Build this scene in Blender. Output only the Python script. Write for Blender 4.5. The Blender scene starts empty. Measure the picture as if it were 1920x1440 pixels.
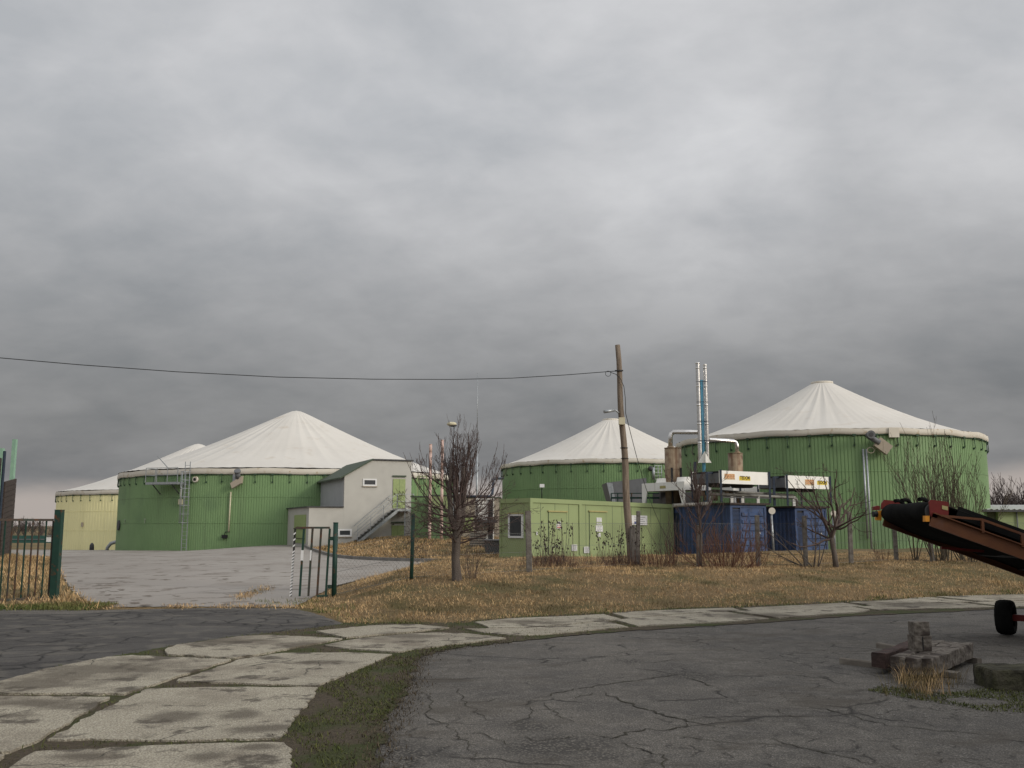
import bpy, math, random
import numpy as np
from math import sin, cos, pi, radians, sqrt, atan2, hypot
random.seed(7); RNG = np.random.default_rng(11)
scene = bpy.context.scene
# ------------------------------------------------------------------ camera
F = 1800.0; PITCH = radians(8.37); EYE = 1.6
SP, CP = sin(PITCH), cos(PITCH)
cd = bpy.data.cameras.new("camera"); cam = bpy.data.objects.new("camera", cd)
scene.collection.objects.link(cam); scene.camera = cam
cam.location = (0, 0, EYE); cam.rotation_euler = (radians(90) + PITCH, 0, 0)
cd.sensor_width = 36; cd.lens = 36 * F / 1920; cd.clip_end = 6000; cd.clip_start = 0.1
# ------------------------------------------------------------------ world: overcast sky
SUN_EL, SUN_AZ = radians(20), radians(122)      # azimuth clockwise from +Y (view direction)
SUNV = (cos(SUN_EL) * sin(SUN_AZ), cos(SUN_EL) * cos(SUN_AZ), sin(SUN_EL))
world = bpy.data.worlds.new("World"); scene.world = world; world.use_nodes = True
def world_nodes():
    nt = world.node_tree; N = nt.nodes; L = nt.links; N.clear()
    def nd(t, **k):
        n = N.new(t)
        for a, b in k.items(): setattr(n, a, b)
        return n
    def mth(op, a, b=None, clamp=False):
        n = nd('ShaderNodeMath', operation=op, use_clamp=clamp)
        for i, q in enumerate((a, b)):
            if q is None: continue
            if isinstance(q, (int, float)): n.inputs[i].default_value = q
            else: L.new(q, n.inputs[i])
        return n.outputs[0]
    def maprange(v, a, b, c, d, smooth=True):
        n = nd('ShaderNodeMapRange'); n.interpolation_type = 'SMOOTHSTEP' if smooth else 'LINEAR'
        L.new(v, n.inputs['Value'])
        for k, q in zip(('From Min', 'From Max', 'To Min', 'To Max'), (a, b, c, d)): n.inputs[k].default_value = q
        return n.outputs['Result']
    tc = nd('ShaderNodeTexCoord'); nrm = nd('ShaderNodeVectorMath', operation='NORMALIZE')
    L.new(tc.outputs['Generated'], nrm.inputs[0])
    sp = nd('ShaderNodeSeparateXYZ'); L.new(nrm.outputs[0], sp.inputs[0])
    x, y, z = sp.outputs
    zz = mth('ADD', mth('MAXIMUM', z, 0.0), 0.34)
    cb = nd('ShaderNodeCombineXYZ'); L.new(mth('DIVIDE', x, zz), cb.inputs[0]); L.new(mth('DIVIDE', y, zz), cb.inputs[1])
    def noise(scale, detail, rough, dist, off):
        mp = nd('ShaderNodeMapping'); L.new(cb.outputs[0], mp.inputs['Vector']); mp.inputs['Location'].default_value = off
        mp.inputs['Scale'].default_value = (1.0, 1.15, 1); mp.inputs['Rotation'].default_value = (0, 0, 0.35)
        n = nd('ShaderNodeTexNoise'); L.new(mp.outputs[0], n.inputs['Vector'])
        n.inputs['Scale'].default_value = scale; n.inputs['Detail'].default_value = detail
        n.inputs['Roughness'].default_value = rough; n.inputs['Distortion'].default_value = dist
        return n.outputs['Fac']
    n1 = noise(1.25, 5, 0.5, 0.35, (3.1, 1.7, 0)); n2 = noise(3.4, 7, 0.52, 0.3, (7.3, 2.2, 4))
    n3 = noise(8.5, 6, 0.55, 0.2, (1.3, 5.2, 2)); cl = mth('ADD', mth('ADD', mth('MULTIPLY', n1, 0.40), mth('MULTIPLY', n2, 0.38)), mth('MULTIPLY', n3, 0.22))
    cl = maprange(cl, 0.38, 0.62, 0.0, 1.0, False)
    ramp = nd('ShaderNodeValToRGB'); L.new(cl, ramp.inputs[0])
    e = ramp.color_ramp.elements
    e[0].position = 0; e[0].color = (0.78, 0.805, 0.845, 1)
    e[1].position = 1; e[1].color = (1.15, 1.155, 1.18, 1)
    m = e.new(0.5); m.color = (0.965, 0.975, 1.005, 1)
    # darker towards the horizon, lighter overhead, much lighter behind the camera where the sun sits behind thin cloud
    g = maprange(z, 0.07, 0.43, 0.240, 0.60)
    dot = nd('ShaderNodeVectorMath', operation='DOT_PRODUCT'); L.new(nrm.outputs[0], dot.inputs[0])
    a = SUNV; h = hypot(a[0], a[1]); dot.inputs[1].default_value = (a[0] / h * 0.9, a[1] / h * 0.9, 0.43)
    back = maprange(dot.outputs['Value'], 0.1, 1.0, 1.0, 2.3)
    g = mth('MULTIPLY', g, back)
    # thin bright spot in the cloud
    for (v, w, amt) in (((0.20, 0.93, 0.30), 0.990, 0.10), ((0.49, 0.79, 0.33), 0.985, 0.03), ((-0.05, 0.86, 0.46), 0.95, 0.05)):
        d2 = nd('ShaderNodeVectorMath', operation='DOT_PRODUCT'); L.new(nrm.outputs[0], d2.inputs[0])
        q = sqrt(sum(c * c for c in v)); d2.inputs[1].default_value = tuple(c / q for c in v)
        g = mth('MULTIPLY', g, maprange(d2.outputs['Value'], w, 1.0, 1.0, 1.0 + amt))
    vm = nd('ShaderNodeVectorMath', operation='SCALE'); L.new(ramp.outputs[0], vm.inputs[0]); L.new(g, vm.inputs['Scale'])
    # bright strip of clear air under the cloud base
    zl = mth('ADD', mth('ADD', z, mth('MULTIPLY', x, -0.02)), mth('MULTIPLY', mth('SUBTRACT', n2, 0.5), 0.03))
    hz = maprange(zl, 0.030, 0.054, 0.95, 0.0)
    mx = nd('ShaderNodeMix', data_type='RGBA'); L.new(hz, mx.inputs['Factor']); L.new(vm.outputs[0], mx.inputs[6])
    mx.inputs[7].default_value = (0.47, 0.42, 0.39, 1)
    b1 = nd('ShaderNodeBackground'); L.new(mx.outputs[2], b1.inputs['Color']); b1.inputs['Strength'].default_value = 1.0
    sky = nd('ShaderNodeTexSky'); sky.sky_type = 'NISHITA'; sky.sun_disc = False
    sky.sun_elevation = SUN_EL; sky.sun_rotation = SUN_AZ; sky.air_density = 1.5; sky.dust_density = 4
    b2 = nd('ShaderNodeBackground'); L.new(sky.outputs[0], b2.inputs['Color']); b2.inputs['Strength'].default_value = 0.06
    ms = nd('ShaderNodeMixShader'); ms.inputs[0].default_value = 0.93
    L.new(b2.outputs[0], ms.inputs[1]); L.new(b1.outputs[0], ms.inputs[2])
    out = nd('ShaderNodeOutputWorld'); L.new(ms.outputs[0], out.inputs[0])
world_nodes()
sd = bpy.data.lights.new("sun", 'SUN'); sun = bpy.data.objects.new("sun", sd); scene.collection.objects.link(sun)
sd.energy = 1.45; sd.angle = radians(14); sd.color = (1, 0.92, 0.80)
sun.rotation_euler = (radians(90) - SUN_EL, 0, pi - SUN_AZ)
sun.location = (30, -30, 40)
scene.view_settings.view_transform = 'Standard'; scene.view_settings.look = 'None'
scene.view_settings.exposure = 0; scene.view_settings.gamma = 1
# ------------------------------------------------------------------ photo <-> place
def _dir(px, py):
    dx = (px - 960) / F; dy = (720 - py) / F
    return dx, CP - dy * SP, SP + dy * CP
def W(px, py, Y):
    a, b, c = _dir(px, py); t = Y / b; return np.array((a * t, Y, EYE + c * t))
def G(px, py, z=0.0):
    a, b, c = _dir(px, py); t = (z - EYE) / c; return np.array((a * t, b * t, z))
def HIT(px, py, P0, n):
    d = np.array(_dir(px, py)); o = np.array((0, 0, EYE)); n = np.array(n, float)
    t = np.dot(np.array(P0) - o, n) / np.dot(d, n); return o + d * t
A3 = lambda *a: np.array(a, float)
UP = A3(0, 0, 1)
def lerp_tab(tab, x):
    return float(np.interp(x, [a for a, b in tab], [b for a, b in tab]))
def sm(a, b, x):
    t = min(1, max(0, (x - a) / (b - a))); return t * t * (3 - 2 * t)
# ------------------------------------------------------------------ ground lines
far_px = [(550, 1134), (610, 1152), (655, 1172), (840, 1173), (960, 1161), (1080, 1156), (1240, 1146), (1410, 1140), (1660, 1127), (1910, 1116)]
far_tab = sorted([tuple(G(*p)[:2]) for p in far_px]); far_tab = [(-60, far_tab[0][1])] + far_tab + [(60, far_tab[-1][1] + 6)]
far_y = lambda x: lerp_tab(far_tab, x)
back_tab = [(-4.6, 24), (-4.3, 30), (-3.6, 34.7), (-2.3, 37.4), (0.65, 39.5), (5, 41), (9, 45), (14, 48), (22, 52), (60, 60)]
yard_r = [(19.0, -4.0), (19.6, -4.3), (26, -4.7), (30, -4.4), (34.7, -3.6), (37.4, -2.3), (39.3, 0.6), (40.2, 4), (40.8, 7.6), (41.9, 7.6), (42.15, -1.0), (42.5, -2.8),
          (44.3, -5.9), (48, -8.5), (57, -11.4), (66, -13.9), (78, -17.0), (130, -26)]
yard_l = [(19.0, -8.0), (19.6, -8.3), (20.7, -8.95), (23, -10.2), (27, -12.3), (35, -16.2), (50, -23.2), (56, -60), (130, -90)]
def h(x, y):
    z = 0.0
    # grass bank behind the fence
    if x > -4.9:
        b = 0.42 * sm(0, 7.0, y - far_y(x)) * (1 - sm(-3.5, 0.2, y - lerp_tab(back_tab, x))) * sm(-4.9, -2.2, x)
        b *= 1 + 0.15 * sm(6, 14, x) * sm(22, 30, y)
        z += b + (0.022 * sin(x * 1.3 + y * .7) + .014 * sin(x * 3.1 - y * 2.2) + .012 * sin(x * 2.3 + y * 3.7 + 2 * sin(x))) * sm(0, 3, y - far_y(x)) * min(1, b / .06)
    # yard falls away to the back left, lifts slightly to the right
    s = sm(-17, -26, x)
    z += sm(40, 76, y) * (-0.36 * s + 0.10 * (1 - s) * (x < 0)) - 0.0235 * max(0, min(y, 200) - 76) * s
    # mound in front of the grey building
    if 41.5 < y < 120 and x < 6:
        xe = lerp_tab([(41.9, 3.0), (42.3, -2.6), (44.3, -5.9), (48, -8.5), (57, -11.4), (78, -16.5), (120, -24)], y)
        z += 0.66 * sm(0, 6, x - xe) * sm(42, 62, y) * (1 - sm(-4, 1.5, x) * (1 - sm(50, 58, y)))
    # left verge
    if x < -7:
        xl = lerp_tab(yard_l, y); z += 0.22 * sm(0, 4, xl - x) * sm(18.5, 25, y) * (1 - sm(60, 90, y))
    return z
def in_yard(x, y, m=0.25):
    return 19.6 < y < 125 and lerp_tab(yard_l, y) + m < x < lerp_tab(yard_r, y) - m
def T(px, py):
    z = 0.0
    for _ in range(30):
        p = G(px, py, z)
        z = 0.6 * z + 0.4 * h(p[0], p[1])
    return A3(p[0], p[1], h(p[0], p[1]))
# ------------------------------------------------------------------ materials
MATS = {}
def mat(name, c1, c2=None, rough=0.7, metal=0.0, scale=6.0, stretch=(1, 1, 1), bump=0.0, bscale=40.0, c3=None, s3=1.5, t3=(0.55, 0.7), island=0.0, streak=None, spec=0.3, detail=6):
    if name in MATS: return MATS[name]
    m = bpy.data.materials.new(name); m.use_nodes = True; nt = m.node_tree; N = nt.nodes; L = nt.links
    bs = N['Principled BSDF']; bs.inputs['Roughness'].default_value = rough; bs.inputs['Metallic'].default_value = metal
    bs.inputs['Specular IOR Level'].default_value = spec
    tc = N.new('ShaderNodeTexCoord'); mp = N.new('ShaderNodeMapping'); L.new(tc.outputs['Object'], mp.inputs[0]); mp.inputs['Scale'].default_value = stretch
    if c2 is None: c2 = tuple(c * 0.82 for c in c1)
    ns = N.new('ShaderNodeTexNoise'); L.new(mp.outputs[0], ns.inputs['Vector']); ns.inputs['Scale'].default_value = scale; ns.inputs['Detail'].default_value = detail
    r = N.new('ShaderNodeMapRange'); L.new(ns.outputs['Fac'], r.inputs['Value']); r.inputs['From Min'].default_value = 0.32; r.inputs['From Max'].default_value = 0.68
    def mixc(fac, a, b):
        x = N.new('ShaderNodeMix'); x.data_type = 'RGBA'
        if isinstance(fac, float): x.inputs[0].default_value = fac
        else: L.new(fac, x.inputs[0])
        for i, q in ((6, a), (7, b)):
            if isinstance(q, tuple): x.inputs[i].default_value = (*q, 1)
            else: L.new(q, x.inputs[i])
        return x.outputs[2]
    col = mixc(r.outputs[0], tuple(c1), tuple(c2))
    if c3 is not None:
        n3 = N.new('ShaderNodeTexNoise'); L.new(mp.outputs[0], n3.inputs['Vector']); n3.inputs['Scale'].default_value = s3; n3.inputs['Detail'].default_value = 8
        r3 = N.new('ShaderNodeMapRange'); L.new(n3.outputs['Fac'], r3.inputs['Value']); r3.inputs['From Min'].default_value = t3[0]; r3.inputs['From Max'].default_value = t3[1]
        col = mixc(r3.outputs[0], col, tuple(c3))
    if streak is not None:     # vertical run-off stains: (colour, horizontal scale, threshold)
        mp2 = N.new('ShaderNodeMapping'); L.new(tc.outputs['Object'], mp2.inputs[0]); mp2.inputs['Scale'].default_value = (1, 1, 0.05)
        n4 = N.new('ShaderNodeTexNoise'); L.new(mp2.outputs[0], n4.inputs['Vector']); n4.inputs['Scale'].default_value = streak[1]; n4.inputs['Detail'].default_value = 5
        r4 = N.new('ShaderNodeMapRange'); L.new(n4.outputs['Fac'], r4.inputs['Value']); r4.inputs['From Min'].default_value = streak[2]; r4.inputs['From Max'].default_value = streak[2] + .16
        r4.inputs['To Max'].default_value = streak[3] if len(streak) > 3 else 0.6
        col = mixc(r4.outputs[0], col, tuple(streak[0]))
    if island:
        ge = N.new('ShaderNodeNewGeometry'); hs = N.new('ShaderNodeHueSaturation'); L.new(col, hs.inputs['Color'])
        r5 = N.new('ShaderNodeMapRange'); L.new(ge.outputs['Random Per Island'], r5.inputs['Value']); r5.inputs['To Min'].default_value = 1 - island; r5.inputs['To Max'].default_value = 1 + island
        L.new(r5.outputs[0], hs.inputs['Value']); col = hs.outputs[0]
    L.new(col, bs.inputs['Base Color'])
    if bump:
        nb = N.new('ShaderNodeTexNoise'); L.new(tc.outputs['Object'], nb.inputs['Vector']); nb.inputs['Scale'].default_value = bscale; nb.inputs['Detail'].default_value = 4
        bn = N.new('ShaderNodeBump'); bn.inputs['Strength'].default_value = bump; bn.inputs['Distance'].default_value = 0.02
        L.new(nb.outputs['Fac'], bn.inputs['Height']); L.new(bn.outputs[0], bs.inputs['Normal'])
    MATS[name] = m; return m
class NG:   # small helper for hand-made ground materials
    def __init__(s, name, rough=0.9):
        s.m = bpy.data.materials.new(name); s.m.use_nodes = True; s.N = s.m.node_tree.nodes; s.L = s.m.node_tree.links
        s.bs = s.N['Principled BSDF']; s.bs.inputs['Roughness'].default_value = rough; s.bs.inputs['Specular IOR Level'].default_value = 0.25
        s.tc = s.N.new('ShaderNodeTexCoord').outputs['Object']
    def map(s, sc=(1, 1, 1), rot=0, loc=(0, 0, 0), src=None):
        n = s.N.new('ShaderNodeMapping'); s.L.new(src or s.tc, n.inputs[0]); n.inputs['Scale'].default_value = sc; n.inputs['Rotation'].default_value = (0, 0, rot); n.inputs['Location'].default_value = loc
        return n.outputs[0]
    def noise(s, scale, detail=5, vec=None, rough=0.5, out='Fac'):
        n = s.N.new('ShaderNodeTexNoise'); s.L.new(vec or s.tc, n.inputs['Vector']); n.inputs['Scale'].default_value = scale; n.inputs['Detail'].default_value = detail; n.inputs['Roughness'].default_value = rough
        return n.outputs[out]
    def rng(s, v, a, b, c=0.0, d=1.0):
        n = s.N.new('ShaderNodeMapRange'); s.L.new(v, n.inputs['Value'])
        for k, q in zip(('From Min', 'From Max', 'To Min', 'To Max'), (a, b, c, d)): n.inputs[k].default_value = q
        return n.outputs[0]
    def math(s, op, a, b):
        n = s.N.new('ShaderNodeMath'); n.operation = op
        for i, q in enumerate((a, b)):
            if isinstance(q, (int, float)): n.inputs[i].default_value = q
            else: s.L.new(q, n.inputs[i])
        return n.outputs[0]
    def mix(s, f, a, b):
        x = s.N.new('ShaderNodeMix'); x.data_type = 'RGBA'
        if isinstance(f, (int, float)): x.inputs[0].default_value = f
        else: s.L.new(f, x.inputs[0])
        for i, q in ((6, a), (7, b)):
            if isinstance(q, tuple): x.inputs[i].default_value = (*q, 1)
            else: s.L.new(q, x.inputs[i])
        return x.outputs[2]
    def voro(s, scale, vec, feature='DISTANCE_TO_EDGE', rand=1.0):
        n = s.N.new('ShaderNodeTexVoronoi'); n.feature = feature; s.L.new(vec, n.inputs['Vector']); n.inputs['Scale'].default_value = scale; n.inputs['Randomness'].default_value = rand
        return n.outputs['Distance']
    def warp(s, amt, scale, vec=None):
        n = s.noise(scale, 5, vec, out='Color'); v = s.N.new('ShaderNodeVectorMath'); v.operation = 'MULTIPLY_ADD'
        s.L.new(n, v.inputs[0]); v.inputs[1].default_value = (amt, amt, 0); s.L.new(vec or s.tc, v.inputs[2]); return v.outputs[0]
    def spots(s, lst):     # worn or stained places: (photo column, row, half width, half height) laid out on the ground
        n1 = s.noise(2.0, 6, rough=.65); out = None
        for px, py, wx, wy in lst:
            c = G(px, py); rx = wx / F * c[1]; ry = abs(G(px, py - wy)[1] - G(px, py + wy)[1]) / 2
            mp = s.N.new('ShaderNodeVectorMath'); mp.operation = 'SUBTRACT'; s.L.new(s.tc, mp.inputs[0]); mp.inputs[1].default_value = (c[0], c[1], 0)
            m2 = s.N.new('ShaderNodeVectorMath'); m2.operation = 'MULTIPLY'; s.L.new(mp.outputs[0], m2.inputs[0]); m2.inputs[1].default_value = (1 / rx, 1 / ry, 0)
            ln = s.N.new('ShaderNodeVectorMath'); ln.operation = 'LENGTH'; s.L.new(m2.outputs[0], ln.inputs[0])
            d = s.math('ADD', ln.outputs['Value'], s.math('MULTIPLY', s.math('SUBTRACT', n1, 0.5), 3.2)); f = s.rng(d, 0.45, 1.35, 1, 0)
            out = f if out is None else s.math('MAXIMUM', out, f)
        return out
    def finish(s, col, height=None, strength=0.5, dist=0.02):
        s.L.new(col, s.bs.inputs['Base Color'])
        if height is not None:
            b = s.N.new('ShaderNodeBump'); b.inputs['Strength'].default_value = strength; b.inputs['Distance'].default_value = dist
            s.L.new(height, b.inputs['Height']); s.L.new(b.outputs[0], s.bs.inputs['Normal'])
        return s.m
def m_asphalt():
    g = NG('asphalt', 0.85)
    big = g.noise(0.22, 6); mid = g.noise(1.3, 6, rough=0.6); fine = g.noise(55, 3, rough=0.8); grain = g.voro(75, g.tc, 'F1')
    col = g.mix(g.rng(big, 0.38, 0.62), (0.112, 0.101, 0.085), (0.190, 0.170, 0.142))
    col = g.mix(g.rng(mid, 0.46, 0.62, 0, .62), col, (0.062, 0.057, 0.051))
    ms = g.noise(4.5, 6, rough=0.7); col = g.mix(g.rng(ms, 0.5, 0.62, 0, .5), col, (0.235, 0.215, 0.185))
    col = g.mix(g.rng(fine, 0.50, 0.66, 0, .6), col, (0.34, 0.32, 0.295))
    col = g.mix(g.rng(grain, 0.30, 0.55, 0, .65), col, (0.040, 0.037, 0.035))
    sp = g.voro(21, g.tc, 'F1'); col = g.mix(g.rng(sp, 0.05, 0.14, .7, 0), col, (0.36, 0.34, 0.31))
    w = g.warp(0.45, 2.6); c1 = g.voro(0.55, w); w2 = g.warp(0.22, 6.0); c2 = g.voro(2.6, w2)
    k1 = g.rng(c1, 0.0, 0.013, 1, 0); k2 = g.rng(c2, 0.0, 0.05, 1, 0)
    msk = g.rng(g.noise(0.34, 5, g.map(loc=(4, 9, 0))), 0.46, 0.56); msk1 = g.rng(g.noise(1.1, 4, g.map(loc=(14, 2, 0))), 0.47, 0.56)
    k = g.math('MAXIMUM', g.math('MULTIPLY', k1, msk1), g.math('MULTIPLY', g.math('MULTIPLY', k2, g.rng(g.noise(5, 3), .45, .6)), g.math('MULTIPLY', msk, 0.8)))
    col = g.mix(g.math('MULTIPLY', k, 0.92), col, (0.016, 0.014, 0.012))
    soil = g.rng(g.noise(0.8, 8, g.map((.7, 1.4, 1), loc=(1, 5, 0)), rough=0.68), 0.54, 0.64, 0, 0.65)
    col = g.mix(soil, col, (0.062, 0.052, 0.040))
    cs = g.voro(40, g.tc, 'F1'); cc = g.mix(g.rng(cs, 0.15, 0.5), (0.21, 0.19, 0.16), (0.035, 0.032, 0.029))
    wm = g.spots([(1050, 1400, 90, 34), (1000, 1365, 50, 14), (760, 1420, 60, 30), (1290, 1268, 60, 8), (1180, 1240, 40, 5)])
    col = g.mix(g.math('MULTIPLY', wm, 0.75), col, cc)
    hh = g.math('ADD', g.math('MULTIPLY', fine, 0.5), g.math('MULTIPLY', k, -1.5))
    return g.finish(col, hh, 0.7, 0.012)
def m_dark_asphalt():
    g = NG('shaded_patched_asphalt', 0.85)
    big = g.noise(0.5, 6, g.map((0.5, 1.6, 1))); fine = g.noise(50, 3, rough=0.8)
    col = g.mix(g.rng(big, 0.35, 0.65), (0.045, 0.041, 0.038), (0.082, 0.076, 0.069))  # patch tone lowered further so the colour carries the shade at the left
    col = g.mix(g.rng(fine, 0.55, 0.75, 0, .5), col, (0.24, 0.23, 0.22))
    c2 = g.voro(1.7, g.warp(0.3, 3)); k = g.math('MULTIPLY', g.rng(c2, 0, 0.05, 1, 0), g.rng(g.noise(0.35, 3), .40, .50))
    col = g.mix(k, col, (0.014, 0.013, 0.012)); col = g.mix(g.rng(g.noise(2.2, 6), .52, .62, 0, .6), col, (0.13, 0.118, 0.10))
    return g.finish(col, g.math('SUBTRACT', fine, k), 0.6, 0.012)
def m_coarse():
    g = NG('coarse_asphalt', 0.9)
    a = g.voro(45, g.tc, 'F1'); n = g.noise(3, 5)
    col = g.mix(g.rng(a, 0.15, 0.5), (0.22, 0.20, 0.17), (0.050, 0.045, 0.040)); col = g.mix(g.rng(n, .45, .62, 0, .6), col, (0.05, 0.046, 0.04))
    return g.finish(col, a, 1.0, 0.02)
def m_slab():
    g = NG('slab_concrete', 0.9)
    agg = g.voro(62, g.tc, 'F1'); big = g.noise(0.6, 7, rough=0.6); mid = g.noise(1.9, 8, g.map(loc=(3, 1, 0)), rough=0.66); fine = g.noise(60, 2)
    col = g.mix(g.rng(big, 0.35, 0.65), (0.40, 0.360, 0.275), (0.51, 0.462, 0.355))
    col = g.mix(g.rng(agg, 0.30, 0.58, 0, .6), col, (0.14, 0.122, 0.10))
    col = g.mix(g.rng(fine, 0.53, 0.68, 0, .5), col, (0.60, 0.56, 0.46))
    stain = g.rng(g.noise(0.75, 7, g.map(loc=(8.4, 3.3, 0)), rough=.6), 0.50, 0.64, 0, .68)
    col = g.mix(stain, col, (0.17, 0.142, 0.108))
    col = g.mix(g.rng(mid, 0.54, 0.61, 0, .82), col, (0.070, 0.058, 0.045))
    sp = g.spots([(330, 1347, 46, 13), (452, 1344, 30, 10), (480, 1372, 60, 8), (190, 1262, 130, 24), (60, 1288, 120, 14), (60, 1326, 90, 11), (10, 1350, 60, 8), (430, 1207, 80, 8), (580, 1213, 60, 6), (770, 1196, 70, 6), (600, 1248, 60, 5), (390, 1425, 34, 9), (150, 1424, 70, 7), (485, 1406, 36, 6), (1400, 1157, 80, 5), (1000, 1170, 60, 4), (1700, 1135, 90, 4), (240, 1300, 30, 5)])
    col = g.mix(g.math('MULTIPLY', sp, 0.72), col, (0.088, 0.073, 0.055))
    c = g.voro(0.55, g.warp(0.5, 1.4)); k = g.math('MULTIPLY', g.rng(c, 0, 0.006, 1, 0), g.rng(g.noise(0.5, 2), .5, .55))
    col = g.mix(k, col, (0.05, 0.045, 0.035))
    return g.finish(col, g.math('ADD', agg, fine), 0.8, 0.01)
def m_yard():
    g = NG('yard_concrete', 0.9)
    big = g.noise(0.16, 6, g.map((1, .5, 1))); fine = g.noise(30, 3)
    col = g.mix(g.rng(big, 0.35, 0.65), (0.275, 0.250, 0.222), (0.345, 0.318, 0.285))
    d = g.rng(g.noise(1.1, 8, g.map((0.8, 1.0, 1), loc=(2, 8, 0)), rough=0.68), 0.565, 0.63, 0, .8)
    col = g.mix(d, col, (0.105, 0.078, 0.055))
    d2 = g.rng(g.noise(0.4, 7, g.map((1, .6, 1), loc=(6, 1, 0)), rough=0.6), 0.52, 0.68, 0, .4)
    col = g.mix(d2, col, (0.17, 0.14, 0.115))
    # wheel-carried mud track near the gate, along the left of the entrance
    col = g.mix(g.rng(fine, 0.5, 0.8, 0, .25), col, (0.22, 0.2, 0.18))
    # expansion joints
    br = g.N.new('ShaderNodeTexBrick'); g.L.new(g.map((1, 1, 1), rot=0.42), br.inputs['Vector']); br.inputs['Scale'].default_value = 0.2
    br.inputs['Mortar Size'].default_value = 0.004; br.offset = 0; br.inputs['Brick Width'].default_value = 1.1; br.inputs['Row Height'].default_value = 1.0
    col = g.mix(g.math('MULTIPLY', br.outputs['Fac'], 0.7), col, (0.10, 0.09, 0.08))
    return g.finish(col, fine, 0.3, 0.01)
def m_ground():
    g = NG('dry_turf', 1.0)
    n = g.noise(0.6, 7, rough=0.65); f = g.noise(14, 6, rough=0.7); q = g.noise(0.09, 5)
    col = g.mix(g.rng(f, 0.3, 0.7), (0.12, 0.082, 0.042), (0.27, 0.19, 0.095))
    col = g.mix(g.rng(n, 0.48, 0.66, 0, .7), col, (0.075, 0.082, 0.028))
    col = g.mix(g.rng(q, 0.5, 0.62, 0, .4), col, (0.06, 0.075, 0.03))
    return g.finish(col, f, 1.0, 0.06)
def m_soil():
    g = NG('mossy_soil', 1.0)
    n = g.noise(1.4, 7, rough=0.65); f = g.noise(30, 5, rough=0.7); st = g.voro(28, g.tc, 'F1')
    col = g.mix(g.rng(f, 0.3, 0.7), (0.050, 0.040, 0.028), (0.115, 0.09, 0.06))
    col = g.mix(g.rng(n, 0.46, 0.58, 0, .85), col, (0.050, 0.062, 0.018))
    col = g.mix(g.rng(st, 0.0, 0.22, .55, 0), col, (0.22, 0.2, 0.17))
    return g.finish(col, f, 1.0, 0.03)
M = {}
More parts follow.
